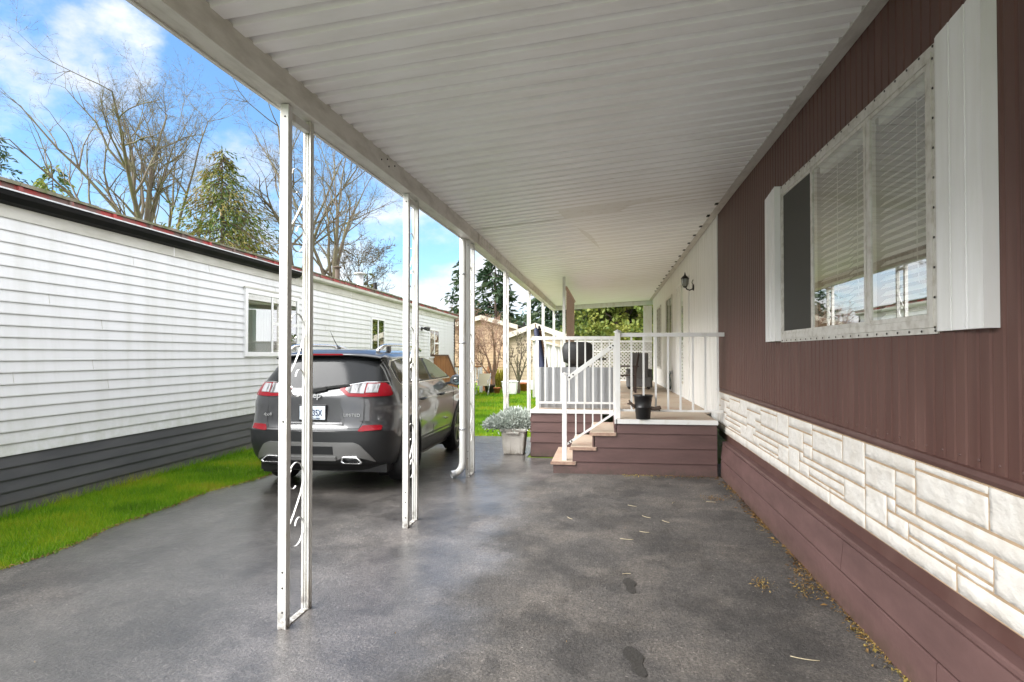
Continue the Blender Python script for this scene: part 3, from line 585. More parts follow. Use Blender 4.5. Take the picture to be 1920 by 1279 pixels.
# window
wn = MB(); fx0, fx1 = 1.497, 1.60
def ring(m, y0, y1, z0, z1, w_, xa, xb, wb=None):
    wb = wb or w_
    m.box(xa, xb, y0, y0 + w_, z0, z1); m.box(xa, xb, y1 - w_, y1, z0, z1); m.box(xa, xb, y0 + w_, y1 - w_, z0, z0 + wb); m.box(xa, xb, y0 + w_, y1 - w_, z1 - w_, z1)
ring(wn, WY0, WY1, WZ0, WZ1, .040, 1.512, 1.56); ring(wn, WY0 - .03, WY1 + .03, WZ0 - .03, WZ1 + .03, .03, 1.519, 1.529)
ring(wn, WY0 + .041, WY1 - .041, WZ0 + .041, WZ1 - .041, .024, 1.5165, 1.55)
win = wn.build('window', 'frame_alu', home)
m = MB(); m.box(1.513, 1.55, 4.08, 4.125, WZ0 + .05, WZ1 - .05); m.box(1.509, 1.55, 4.128, 4.158, WZ0 + .05, WZ1 - .05); m.box(1.513, 1.55, 5.16, 5.20, WZ0 + .05, WZ1 - .05); m.build('mullion', 'frame_alu', win)
for (a, b) in ((3.385, 4.08), (4.158, 5.16)):
    m = MB(); m.face([(1.521, a, WZ0 + .04), (1.521, b, WZ0 + .04), (1.521, b, WZ1 - .04), (1.521, a, WZ1 - .04)]); m.build('pane', 'pane', win, recalc=False)
m = MB(); m.face([(1.522, 5.19, WZ0 + .04), (1.522, 6.0, WZ0 + .04), (1.522, 6.0, WZ1 - .04), (1.522, 5.19, WZ1 - .04)]); m.build('insect_screen', 'screen', win, recalc=False)
for (a, b, ph) in ((3.40, 4.06, 0), (4.20, 4.55, .01), (4.56, 5.12, .02)):
    m = MB(); z = 1.80 + ph
    while z < 2.90:
        m.hexa([(x, y, z + (x - 1.575) * .95 + dz) for dz in (0, .002) for y in (a, b) for x in (1.562, 1.592)]); z += .043
    m.box(1.560, 1.60, a, b, 2.91, 2.96); m.tube([(1.556, a + .18, 2.95), (1.556, a + .19, 2.1), (1.556, a + .17, 1.95)], .0025, 5); m.build('blind', 'blind', win)
m = MB()
y = WY0 - .02
while y < WY1:
    m.lathe([(0, -.004), (.006, -.003), (.007, 0)], (1.515, y, WZ0 - .016), 6, 'x'); m.lathe([(0, -.004), (.006, -.003), (.007, 0)], (1.515, y, WZ1 + .016), 6, 'x'); y += .135
z = WZ0
while z < WZ1:
    m.lathe([(0, -.004), (.006, -.003), (.007, 0)], (1.515, WY0 - .016, z), 6, 'x'); z += .14
m.build('screw', 'screw', win)
m = MB()
for f in ([(1.72, 3.2, 1.0), (1.72, 6.2, 1.0), (4.5, 6.2, 1.0), (4.5, 3.2, 1.0)], [(1.72, 3.2, 3.2), (1.72, 6.2, 3.2), (4.5, 6.2, 3.2), (4.5, 3.2, 3.2)], [(4.5, 3.2, 1), (4.5, 6.2, 1), (4.5, 6.2, 3.2), (4.5, 3.2, 3.2)],
          [(1.62, 3.2, 1), (4.5, 3.2, 1), (4.5, 3.2, 3.2), (1.62, 3.2, 3.2)], [(1.62, 6.2, 1), (4.5, 6.2, 1), (4.5, 6.2, 3.2), (1.62, 6.2, 3.2)]): m.face(f)
m.build('room', 'room', home, recalc=False)
def shutter(y0, y1, lab):
    m = MB(); n = 3; w_ = (y1 - y0) / n
    for k in range(n):                                  # each plank steps further out from the wall, towards the near side
        a = y1 - (k + 1) * w_; b = y1 - k * w_
        m.prism([(1.529, b), (1.516 - .014 * k, b), (1.510 - .014 * k, b - .03), (1.502 - .014 * k, a + .025), (1.498 - .014 * k, a), (1.529, a)], 1.695, 3.06, 'z')
    o = m.build('shutter', 'shutter', home); return o
shutter(2.835, 3.306, 0); shutter(6.085, 6.64, 0)
# white panelled wall beyond
m = MB(); PW = ((0, 0), (.085, 0), (.09, .005), (.10, .005), (.105, 0), (.15, 0), (.155, .005), (.165, .005), (.17, 0))
ribbed(m, YE, 22.3, .55, 3.6, 1.532, PW, .24); m.build('white_wall', 'white_wall', home, recalc=False)
m = MB(); m.box(1.517, 1.536, YE - .025, YE + .02, .66, 3.52); m.build('corner_trim', 'white_metal', home)
m = MB(); m.box(1.512, 1.531, 10.2, 12.55, .62, .70); m.box(1.512, 1.531, 14.75, 22.3, .58, .66); m.build('base_trim', 'white_metal', home)
dr = MB(); ring(dr, 12.6, 14.7, .66, 3.02, .06, 1.505, 1.56); door = dr.build('door', 'white_metal', home)
m = MB(); m.box(1.520, 1.55, 12.66, 13.55, .70, 2.96); m.box(1.520, 1.55, 14.02, 14.64, .70, 2.96); m.build('door_panel', 'white_wall', door)
m = MB(); m.face([(1.53, 13.55, .95), (1.53, 14.02, .95), (1.53, 14.02, 2.96), (1.53, 13.55, 2.96)]); m.build('pane', 'pane', door, recalc=False)
m = MB(); m.face([(1.548, 13.5, .95), (1.548, 14.06, .95), (1.548, 14.06, 2.96), (1.548, 13.5, 2.96)]); m.build('backing', 'dark', door, recalc=False)
m = MB(); m.box(1.522, 1.55, 13.55, 14.02, .70, .95); m.build('kick_panel', 'white_wall', door)
m = MB(); m.tube([(1.515, 13.45, 1.72), (1.47, 13.45, 1.70), (1.46, 13.45, 1.6), (1.47, 13.45, 1.5), (1.515, 13.45, 1.48)], .012, 8); m.build('handle', 'chrome', door)
for (a, b, z0, z1) in ((15.85, 17.35, 1.98, 2.95), (19.0, 20.4, 1.12, 2.93)):
    fm = MB(); ring(fm, a, b, z0, z1, .055, 1.505, 1.56); f = fm.build('window', 'frame_alu', home)
    m = MB(); m.box(1.51, 1.55, (a + b) / 2 - .02, (a + b) / 2 + .02, z0 + .055, z1 - .055); m.build('mullion', 'frame_alu', f)
    m = MB(); m.face([(1.527, a, z0), (1.527, b, z0), (1.527, b, z1), (1.527, a, z1)]); m.build('pane', 'pane', f, recalc=False)
    m = MB(); m.face([(1.531, a, z0), (1.531, b, z0), (1.531, b, z1), (1.531, a, z1)]); m.build('curtain', 'room', f, recalc=False)
m = MB(); m.box(1.23, 1.50, 22.35, 22.6, 0, 3.14); m.build('end_pilaster', 'white_metal', home)

# wall lantern
t = thing('wall_lantern', 'dark iron lantern with seeded glass on white wall above deck', 'lantern', (1.53, 12.0, 2.8))
m = MB(); m.lathe([(0, -.02), (.05, -.02), (.06, 0), (.055, .0)], (1.53, 12.0, 2.74), 14, 'x'); m.build('back_plate', 'iron_black', t)
m = MB(); m.tube([(1.52, 12, 2.72), (1.46, 12, 2.69), (1.41, 12, 2.71), (1.385, 12, 2.755)], .011, 8); m.tube([(1.52, 12, 2.78), (1.50, 12, 2.83), (1.52, 12, 2.88)], .007, 6); m.build('bracket', 'iron_black', t)
m = MB(); m.lathe([(.030, 2.755), (.052, 2.80), (.062, 2.88), (.055, 2.90)], (1.38, 12, 0), 8, sm=False); m.build('glass', 'lantern_glass', t)
m = MB(); m.lathe([(.075, 2.895), (.07, 2.905), (.04, 2.94), (.018, 2.955), (.012, 2.98), (.006, 3.0), (0, 3.02)], (1.38, 12, 0), 12); m.build('cap', 'iron_black', t)
m = MB()
for k in range(6):
    a = 2 * PI * k / 6; c_, s_ = math.cos(a), math.sin(a); m.tube([(1.38 + .031 * c_, 12 + .031 * s_, 2.755), (1.38 + .054 * c_, 12 + .054 * s_, 2.80), (1.38 + .063 * c_, 12 + .063 * s_, 2.895)], .004, 5)
m.lathe([(0, 2.735), (.02, 2.735), (.036, 2.75), (.034, 2.76)], (1.38, 12, 0), 10); m.build('cage', 'iron_black', t)

# ------------------------------------------------------------------ deck, steps, railings
deck = thing('deck', 'raised wooden deck with worn tan floor, white edge trim and brown boards', 'deck', (0.2, 12, 0))
def zd(y): return .72 - .0065 * max(0, y - 10)
DX0, DX1, DYF, DYM, DYE = -1.14, 1.45, 8.76, 10.10, 22.4
m = MB()
m.hexa([(x, y, zd(y) + k) for k in (-.035, 0) for y in (DYM, DYE) for x in (DX0, 1.50)]); m.box(.14, 1.40, DYF, DYM - .002, .685, .72)
m.build('floor', 'deck_floor', deck)
m = MB()
m.box(.125, 1.41, DYF - .022, DYF - .002, .665, .724); m.box(.105, .138, DYF - .022, DYM - .03, .665, .724); m.box(DX0 - .02, .10, DYM - .022, DYM - .002, .665, .726); m.box(DX0 - .022, DX0 - .002, DYM, DYE, .60, .70)
m.build('edge_trim', 'white_metal', deck)
def lap(m, a, b, y0, z0, z1, th=.012):                   # one lapped board on a front face (faces -y)
    m.prism([(y0, z1), (y0 - th * .35, z1), (y0 - th - .006, z0 + .004), (y0 - th - .004, z0), (y0, z0)], a, b, 'x')
m = MB()
rows = [(.54, .66, .12), (.352, .54, -.165), (.16, .352, -.455), (0, .16, -.705)]
for (z0, z1, xl) in rows: lap(m, xl + .012, 1.40, DYF + .01, z0 - .004, z1 - .004)
m.box(.13, 1.40, DYF + .012, DYF + .05, .0, .66)
m.build('front_board', 'deck_brown', deck)
m = MB()
for (z0, z1) in ((.53, .662), (.375, .53), (.215, .375), (.0, .215)): lap(m, DX0, -.06 if z0 > .3 else -.3, DYM + .01, z0, z1)
for (z0, z1) in ((.53, .662), (.375, .53), (.215, .375), (.0, .215)): m.hexa([(x, y, z) for z, x0 in ((z0, DX0 - .02), (z1, DX0 - .006)) for y in (DYM, DYE) for x in (x0, DX0 + .02)])
m.build('side_board', 'deck_brown', deck)
steps = thing('deck_steps', 'three brown wooden steps with worn tan treads climbing to the deck', 'steps', (-.4, 9.4, 0))
for (z, xl, xr) in ((.158, -.722, -.40), (.352, -.47, -.13), (.545, -.21, .125)):
    m = MB(); m.prism([(xl, z - .038), (xl - .008, z - .02), (xl, z - .002), (xl + .006, z), (xr, z), (xr, z - .04)], DYF - .014, DYM - .03, 'y'); m.build('tread', 'deck_floor', steps)
    m = MB(); m.prism([(xl - .012, z - .042), (xl - .012, z - .006), (xl - .006, z - .004), (xr - .01, z - .004), (xr - .01, z - .042)], DYF - .022, DYF - .0145, 'y'); m.build('nosing', 'deck_edge', steps)
m = MB()
for (z0, z1, x) in ((0, .118, -.70), (.158, .31, -.445), (.352, .505, -.185), (.545, .66, .10)): m.box(x, x + .02, DYF + .012, DYM - .03, z0, z1)
m.build('riser', 'deck_brown', steps)
# railings
def baluster_row(t, pts, zl, zh, q=.0125):
    for (x, y) in pts:
        m = MB(); m.box(x - q, x + q, y - q, y + q, zl(x) if callable(zl) else zl, zh(x) if callable(zh) else zh); m.build('baluster', 'white_metal', t)
t = thing('deck_railing', 'white metal railing across the deck front behind the black bucket', 'railing', (.75, 8.92, .72))
m = MB(); m.box(.112, .182, 8.84, 8.91, .60, 1.86); m.lathe([(.052, 1.86), (.052, 1.872), (0, 1.90)], (.147, 8.875, 0), 4); m.build('post', 'white_metal', t, bevel=.003)
m = MB(); m.box(.182, 1.515, 8.862, 8.912, 1.800, 1.852); m.build('top_rail', 'white_metal', t, bevel=.003)
m = MB(); m.box(.182, 1.50, 8.872, 8.902, .815, .842); m.build('bottom_rail', 'white_metal', t, bevel=.002)
baluster_row(t, [(.327 + .158 * k, 8.887) for k in range(8)], .84, 1.80)
t = thing('deck_railing', 'white metal railing in front of the grey corrugated panel on the deck', 'railing', (-.5, 10.14, .72))
m = MB(); m.box(-1.075, -1.03, 10.12, 10.165, .72, 1.84); m.box(.10, .15, 10.12, 10.165, .72, 1.84); m.build('post', 'white_metal', t, bevel=.002)
m = MB(); m.box(-1.135, .15, 10.115, 10.165, 1.785, 1.838); m.build('top_rail', 'white_metal', t, bevel=.003)
m = MB(); m.box(-1.03, .10, 10.128, 10.156, .81, .838); m.build('bottom_rail', 'white_metal', t)
baluster_row(t, [(-.93 + .122 * k, 10.142) for k in range(9)], .838, 1.785, .0115)
t = thing('stair_railing', 'white sloping metal handrail with pickets beside the deck steps', 'railing', (-.55, 8.85, .16))
m = MB(); m.box(-.585, -.525, 8.83, 8.89, .157, 1.30); m.lathe([(.045, 1.30), (.045, 1.31), (0, 1.33)], (-.555, 8.86, 0), 4); m.build('post', 'white_metal', t, bevel=.003)
m = MB(); m.bar((-.525, 8.86, 1.235), (.115, 8.86, 1.705), .036, .058); m.build('handrail', 'white_metal', t, bevel=.003)
m = MB(); m.bar((-.525, 8.86, .37), (.115, 8.86, .80), .024, .028); m.build('lower_rail', 'white_metal', t)
m = MB()
for (x, z) in ((-.49, 1.262), (-.44, 1.298), (.05, 1.658), (.085, 1.684), (-.49, .395), (-.46, .414)): m.lathe([(0, -.024), (.010, -.022), (.012, -.016)], (x, 8.86, z), 8, 'y')
m.build('bolt', 'screw', t)
for k in range(5):
    x = -.405 + .112 * k; m = MB(); m.box(x - .009, x + .009, 8.851, 8.869, .37 + (x + .525) * .672, 1.235 + (x + .525) * .734); m.build('baluster', 'white_metal', t)
m = MB(); y = 10.23; xs = np.linspace(-1.04, .13, 66); P = []
for i, x in enumerate(xs):
    h = [0, .005, .009, .005, 0, -.0][i % 6]; P += [(x, y - h, .735), (x, y - h, 1.365)]
m.grid(P, len(xs), 2, sm=False); P2 = [(p[0], p[1] + .004, p[2]) for p in P]; m.grid(P2, len(xs), 2, sm=False)
o = m.build('corrugated_panel', 'panel_grey', recalc=False); tag(o, 'grey corrugated sheet leaning inside the deck railing', 'panel')

# ------------------------------------------------------------------ grey SUV (local frame: x to its right, y forward from the rear bumper, z up)
CX, CY = -3.31, 7.08
car = thing('parked_car', 'dark grey SUV with red tail lights parked beside the white home', 'car', (CX, CY, 0))
TW = [(.22, .80), (.30, .865), (.40, .90), (.55, .918), (.70, .928), (.85, .934), (1.0, .930), (1.10, .915), (1.17, .89), (1.23, .862), (1.32, .815), (1.42, .765), (1.50, .722), (1.555, .685), (1.595, .63), (1.62, .54), (1.637, .40), (1.645, .20)]
TR = [(.22, .30), (.30, .17), (.36, .07), (.45, .025), (.60, .0), (.70, .0), (.74, .035), (.80, .065), (.95, .085), (1.08, .095), (1.15, .125), (1.22, .175), (1.32, .25), (1.42, .33), (1.50, .40), (1.555, .45), (1.595, .50), (1.62, .62), (1.637, .85), (1.645, 1.2)]
TF = [(.22, 4.35), (.33, 4.55), (.45, 4.62), (.66, 4.62), (.80, 4.58), (.88, 4.50), (.95, 4.32), (1.0, 4.08), (1.05, 3.70), (1.09, 3.42), (1.15, 3.28), (1.22, 3.14), (1.32, 2.98), (1.42, 2.80), (1.50, 2.63), (1.555, 2.48), (1.595, 2.30), (1.62, 2.10), (1.637, 1.85), (1.645, 1.6)]
CN, CD, CF = 3.1, .54, .75
AR, AF, AZ = .97, 3.69, .355
def cw(y, z):
    b = .957 * sip(z, TW) * (1 - .012 * ((y - 2.2) / 2.2) ** 2)
    fl = sum(.030 * math.exp(-((y - yc) / .46) ** 2) for yc in (AR, AF)) * math.exp(-((z - .66) / .22) ** 2)
    cr = -.014 * math.exp(-((z - .52) / .10) ** 2) * (1 if 1.4 < y < 3.2 else 0) * min(1, (y - 1.4) / .3, (3.2 - y) / .3) if 1.4 < y < 3.2 else 0
    sh = .010 * math.exp(-((z - .99) / .05) ** 2)
    return b + fl + cr + sh
def perim(a, z):
    """a in 0..1 rear centre to right flank; 1..2 along the flank; 2..3 to the front centre"""
    r, f = sip(z, TR), sip(z, TF); k = 2 / CN; D = min(CD, (f - r) * .3); Df = min(CF, (f - r) * .35)
    if a <= 1:
        t = a * PI / 2; w0 = cw(r + D, z); return Vector((w0 * math.sin(t) ** k, r + D * (1 - max(0, math.cos(t)) ** k), z))
    if a <= 2:
        y = lerp(r + D, f - Df, a - 1); return Vector((cw(y, z), y, z))
    t = (3 - a) * PI / 2; w0 = cw(f - Df, z); return Vector((w0 * math.sin(t) ** k, f - Df * (1 - max(0, math.cos(t)) ** k), z))
def SY(y, z):
    r = sip(z, TR); D = CD
    if y < r + D:
        q = max(0, 1 - max(0, (r + D - y) / D) ** CN) ** (1 / CN); return Vector((cw(r + D, z) * q, y, z))
    return Vector((cw(y, z), y, z))
def RX(x, z):
    r = sip(z, TR); w0 = cw(r + CD, z); q = min(1, abs(x) / w0)
    return Vector((x, r + CD * (1 - max(0, 1 - q ** CN) ** (1 / CN)), z))
def PA(a, z):
    p = perim(abs(a), z); return p if a >= 0 else Vector((-p.x, p.y, p.z))
def W2(p, s=1): return (CX + s * p[0], CY + p[1], p[2])
CEN = Vector((0, 2.2, .8))
def patch(m, fn, u0, u1, lo, hi, nu=20, nv=8, off=.004, s=1, sm=True, thick=.006):
    """ruled patch on the body surface: fn(u, z); lo, hi give its lower and upper edge"""
    G = []
    for i in range(nu):
        u = lerp(u0, u1, i / (nu - 1)); a = lo(u) if callable(lo) else lo; b = hi(u) if callable(hi) else hi; row = []
        for j in range(nv):
            z = lerp(a, b, j / (nv - 1)); p = fn(u, z); e = 2e-3
            n = (fn(u + e, z) - fn(u - e, z)).cross(fn(u, z + e) - fn(u, z - e))
            if n.length < 1e-12: n = p - CEN
            n.normalize()
            if n.dot(Vector((p.x * 2, (p.y - 2.2) * .6, .3))) < 0: n = -n
            row.append((p, n))
        G.append(row)
    top = [W2(p + n * off, s) for row in G for (p, n) in row]
    m.grid(top, nu, nv, sm)
    loop = [G[i][0] for i in range(nu)] + [G[nu - 1][j] for j in range(1, nv)] + [G[i][nv - 1] for i in range(nu - 2, -1, -1)] + [G[0][j] for j in range(nv - 2, 0, -1)]
    n_ = len(loop); vs = [W2(p + n * off, s) for p, n in loop] + [W2(p + n * (off - thick), s) for p, n in loop]
    m.mesh(vs, [(k, (k + 1) % n_, n_ + (k + 1) % n_, n_ + k) for k in range(n_)], False)
# body shell with open wheel arches
zs = [.22, .26, .30, .34] + list(np.linspace(.38, 1.54, 50)) + [1.565, 1.585, 1.60, 1.612, 1.622, 1.630, 1.637, 1.642, 1.645]
As = list(np.linspace(0, 1, 22)) + list(np.linspace(1, 2, 90))[1:] + list(np.linspace(2, 3, 18))[1:]
full = [('r', a) for a in As] + [('l', a) for a in As[::-1][1:-1]]
m = MB(); P = []; n = len(full)
for z in zs:
    for sd_, a in full:
        p = perim(a, z); P.append(W2(p, 1 if sd_ == 'r' else -1))
fs = []
for i in range(len(zs) - 1):
    for k in range(n):
        q = (i * n + k, i * n + (k + 1) % n, (i + 1) * n + (k + 1) % n, (i + 1) * n + k)
        c = [sum(P[t][d] for t in q) / 4 for d in range(3)]; y = c[1] - CY; x = abs(c[0] - CX)
        if x > .5 and any((y - yc) ** 2 + (c[2] - AZ) ** 2 < .405 ** 2 for yc in (AR, AF)): continue
        fs.append(q)
fs.append(tuple((len(zs) - 1) * n + k for k in range(n))); m.mesh(P, fs, True); m.build('body', 'car_paint', car)
m = MB()
for s in (-1, 1):
    for yc in (AR, AF):
        pr = [(CX + s * x, CY + yc + r * math.cos(a), AZ + r * math.sin(a)) for x, r in ((.90, .412), (.60, .43), (.60, .01)) for a in np.linspace(-.6, PI + .6, 24)]
        m.grid(pr, 3, 24)
m.box(CX - .78, CX + .78, CY + .35, CY + 4.3, .20, .30); m.build('underbody', 'black_plastic', car)
def arch(m, yc, s):
    A = np.linspace(R(-12), R(192), 40); V = []
    for a in A:
        for rr, of in ((.40, -.02), (.398, .014), (.425, .020), (.468, .012), (.472, .0)):
            y, z = yc + rr * math.cos(a), max(.24, AZ + rr * math.sin(a)); p = SY(y, z); V.append(W2(p + Vector((of, 0, 0)), s))
    m.grid(V, 40, 5)
for s in (1, -1):
    for yc in (AR, AF):
        m = MB(); arch(m, yc, s); m.build('wheel_arch', 'car_black', car)
    m = MB(); patch(m, SY, 1.38, 3.27, .25, lambda y: .435 - .012 * (y - 1.4), 30, 5, .012, s); m.build('sill_cladding', 'car_black', car)
    m = MB(); patch(m, SY, 1.45, 3.22, .455, .475, 24, 3, .006, s); m.build('door_moulding', 'car_black', car)
# rear bumper
def bhi(a):
    a = abs(a); return ip(a, [(0, .702), (.70, .702), (.78, .70), (.88, .655), (.96, .60), (1.01, .595), (1.06, .595)])
m = MB()
def bump(a, z):
    if abs(a) <= 1: return PA(a, z)
    p = SY(sip(z, TR) + CD + (abs(a) - 1) * 1.0, z); return p if a > 0 else Vector((-p.x, p.y, p.z))
patch(m, bump, -1.02, 1.02, .30, bhi, 90, 10, .012); m.build('rear_bumper', 'car_black', car)
m = MB(); patch(m, RX, -.62, .62, .708, .722, 30, 3, .012); m.build('bumper_step', 'car_black', car)
m = MB()
def slo(x): return ip(abs(x), [(0, .395), (.30, .395), (.40, .425), (.48, .435), (.62, .40), (.70, .365)])
def shi(x): return ip(abs(x), [(0, .585), (.50, .585), (.57, .555), (.66, .44), (.70, .37)])
patch(m, RX, -.70, .70, slo, shi, 61, 8, .028, thick=.025); m.build('skid_plate', 'car_silver', car)
m = MB(); patch(m, RX, -.27, .27, .455, .545, 16, 4, .033); skr = m.build('hitch_recess', 'car_black', car)
m = MB(); patch(m, RX, -.25, .30, .40, .435, 16, 3, .050, thick=.04); m.build('skid_lip', 'car_silver', car)
for s in (-1, 1):
    x0, x1 = .36, .585; q = [(x0, .425), (x1 - .05, .425), (x1 + .02, .365), (x1, .345), (x0 + .02, .345), (x0 - .01, .365)]
    m = MB(); c0 = (sum(a for a, b in q) / 6, sum(b for a, b in q) / 6); V = []
    for (y, k) in ((.10, 1.0), (-.012, 1.0), (-.016, .93), (-.012, .84), (.09, .82)):
        V += [(CX + s * (c0[0] + (a - c0[0]) * k), CY + .035 + y, c0[1] + (b - c0[1]) * (k if k == 1 else k - .12)) for a, b in q + q[:1]]
    m.grid(V, 5, 7, sm=False); ex = m.build('exhaust', 'chrome', car)
    m = MB(); m.face([(CX + s * a, CY + .085, b) for a, b in q]); m.build('tailpipe', 'dark', ex)
    m = MB(); patch(m, RX, .545 * s, .775 * s, lambda x: ip(abs(x), [(.545, .705), (.57, .703), (.775, .712)]), lambda x: ip(abs(x), [(.545, .715), (.58, .765), (.75, .767), (.775, .755)]), 20, 4, .014); m.build('reflector', 'lamp_red', car)
# tailgate
m = MB(); patch(m, RX, -.37, .37, lambda x: ip(abs(x), [(0, .80), (.37, .80)]), lambda x: ip(abs(x), [(0, 1.02), (.29, 1.02), (.33, .98), (.37, .83)]), 40, 6, -.001 + .003); m.build('plate_recess', 'car_paint', car)
m = MB(); m.hexa([W2((x, y, z)) for z, dy in ((.775, -.012), (.80, -.004)) for y in (.062 + dy, .085) for x in (-.37 + (z - .775) * .6, .37 - (z - .775) * .6)]); m.build('tailgate_ledge', 'car_paint', car, bevel=.004)
def seam(pts, r=.0035, mat='dark', name='panel_gap', s=1):
    m = MB(); m.tube([W2(p, s) for p in pts], r, 5); return m.build(name, mat, car)
for s in (1, -1):
    seam([RX(x, z) for x, z in ((.578, 1.25), (.576, 1.15), (.575, 1.09), (.58, .95), (.58, .84), (.565, .78), (.545, .735))], s=s)
    seam([SY(y, z) for y, z in ((2.10, 1.18), (2.12, 1.05), (2.13, .8), (2.12, .5), (2.11, .44))], s=s)
    seam([SY(y, z) for y, z in ((3.18, 1.15), (3.22, 1.0), (3.22, .75), (3.16, .5), (3.10, .44))], s=s)
    seam([SY(y, z) for y, z in ((1.10, 1.17), (1.16, 1.02), (1.30, .86), (1.40, .70), (1.43, .55), (1.44, .45))], s=s)
    seam([SY(y, .985 - .012 * (y - 1)) for y in np.linspace(.55, 3.4, 30)], r=.003, mat='car_paint', name='crease', s=s)
    for y in (1.42, 2.42):
        m = MB(); m.tube([W2(SY(y + d, .985) + Vector((o, 0, 0)), s) for d, o in ((-.10, .0), (-.09, .032), (.0, .040), (.09, .032), (.10, .0))], [.012, .014, .014, .014, .012], 8); m.build('door_handle', 'car_black', car)
seam([RX(x, .735) for x in np.linspace(-.56, .56, 20)])
# rear window, spoiler, brake light, wiper
m = MB(); patch(m, PA, -.80, .80, lambda a: 1.150 + .075 * min(1, abs(a) / .55) ** 2, lambda a: 1.545 - .015 * abs(a), 50, 10, .003); m.build('window_surround', 'car_glass', car)
m = MB(); patch(m, PA, -.62, .62, lambda a: 1.185 + .05 * min(1, abs(a) / .55) ** 2, lambda a: 1.50 - .03 * abs(a), 50, 10, .0055); m.build('rear_window', 'car_rear_glass', car)
m = MB(); V = []
for x in np.linspace(-.66, .66, 27):
    e = (abs(x) / .66) ** 4
    for (y, z) in ((.60, 1.628), (.46, 1.602), (.385, 1.578), (.375, 1.566), (.40, 1.556), (.50, 1.556)): V.append(W2((x, y + .10 * e, z - .035 * e - .012 * (x / .66) ** 2)))
m.grid(V, 27, 6); m.build('spoiler', 'car_paint', car)
m = MB(); m.prism([(CX - .24, 1.561), (CX + .24, 1.561), (CX + .22, 1.579), (CX - .22, 1.579)], CY + .366, CY + .40, 'y'); m.build('brake_light', 'lamp_red', car)
m = MB(); m.bar(W2((-.03, .098, 1.172)), W2((.40, .165, 1.222)), .018, .032); m.bar(W2((-.05, .085, 1.150)), W2((.14, .12, 1.185)), .03, .045); m.build('wiper', 'black_plastic', car, bevel=.004)
# lamps
for s in (1, -1):
    m = MB()
    patch(m, RX, .292 * s, .835 * s, lambda x: ip(abs(x), [(.292, 1.170), (.36, 1.115), (.40, 1.092), (.58, 1.086), (.82, 1.090), (.835, 1.10)]), lambda x: ip(abs(x), [(.292, 1.176), (.38, 1.206), (.56, 1.238), (.75, 1.236), (.80, 1.19), (.835, 1.115)]), 50, 6, .010); tl = m.build('tail_light', 'lamp_red', car)
    m = MB(); patch(m, RX, .36 * s, .568 * s, lambda x: ip(abs(x), [(.36, 1.163), (.405, 1.128), (.568, 1.122)]), lambda x: ip(abs(x), [(.36, 1.184), (.43, 1.214), (.568, 1.235)]), 24, 5, .0145); m.build('reversing_lens', 'lamp_clear', tl)
    m = MB(); patch(m, RX, .584 * s, .705 * s, 1.130, lambda x: 1.226, 14, 5, .0145); m.build('indicator_lens', 'lamp_clear', tl)
    m = MB(); patch(m, RX, .29 * s, .77 * s, lambda x: ip(abs(x), [(.29, 1.182), (.38, 1.212), (.56, 1.242), (.77, 1.240)]), lambda x: ip(abs(x), [(.29, 1.188), (.38, 1.218), (.56, 1.249), (.77, 1.247)]), 30, 3, .011); m.build('lamp_trim', 'chrome', tl)
# number plate and lettering
m = MB(); m.box(CX - .165, CX + .165, CY + .055, CY + .078, .815, 1.0); pf = m.build('plate_frame', 'black_plastic', car, bevel=.004)
m = MB(); m.box(CX - .152, CX + .152, CY + .051, CY + .0548, .832, .985); m.build('number_plate', 'plate', pf)
text_mesh('SL5 35X', .098, 'plate_ink', 'plate_number', pf, (-.0, .049, .905), (PI / 2, 0, 0), sx=.70, bold=.001)
text_mesh('BRITISH COLUMBIA', .024, 'plate_ink', 'plate_caption', pf, (0, .049, .845), (PI / 2, 0, 0), .001, sx=.95)
text_mesh('LIMITED', .048, 'chrome', 'trim_lettering', car, (.455, .088, .882), (R(86), 0, 0), .003, sx=1.15)
text_mesh('4x4', .055, 'chrome', 'drive_lettering', car, (-.56, .090, .882), (R(86), 0, R(-3)), .003, sx=1.2)
text_mesh('Jeep', .095, 'chrome', 'maker_emblem', car, (0, .082, 1.105), (R(82), 0, 0), .004, sx=1.1, bold=.002)
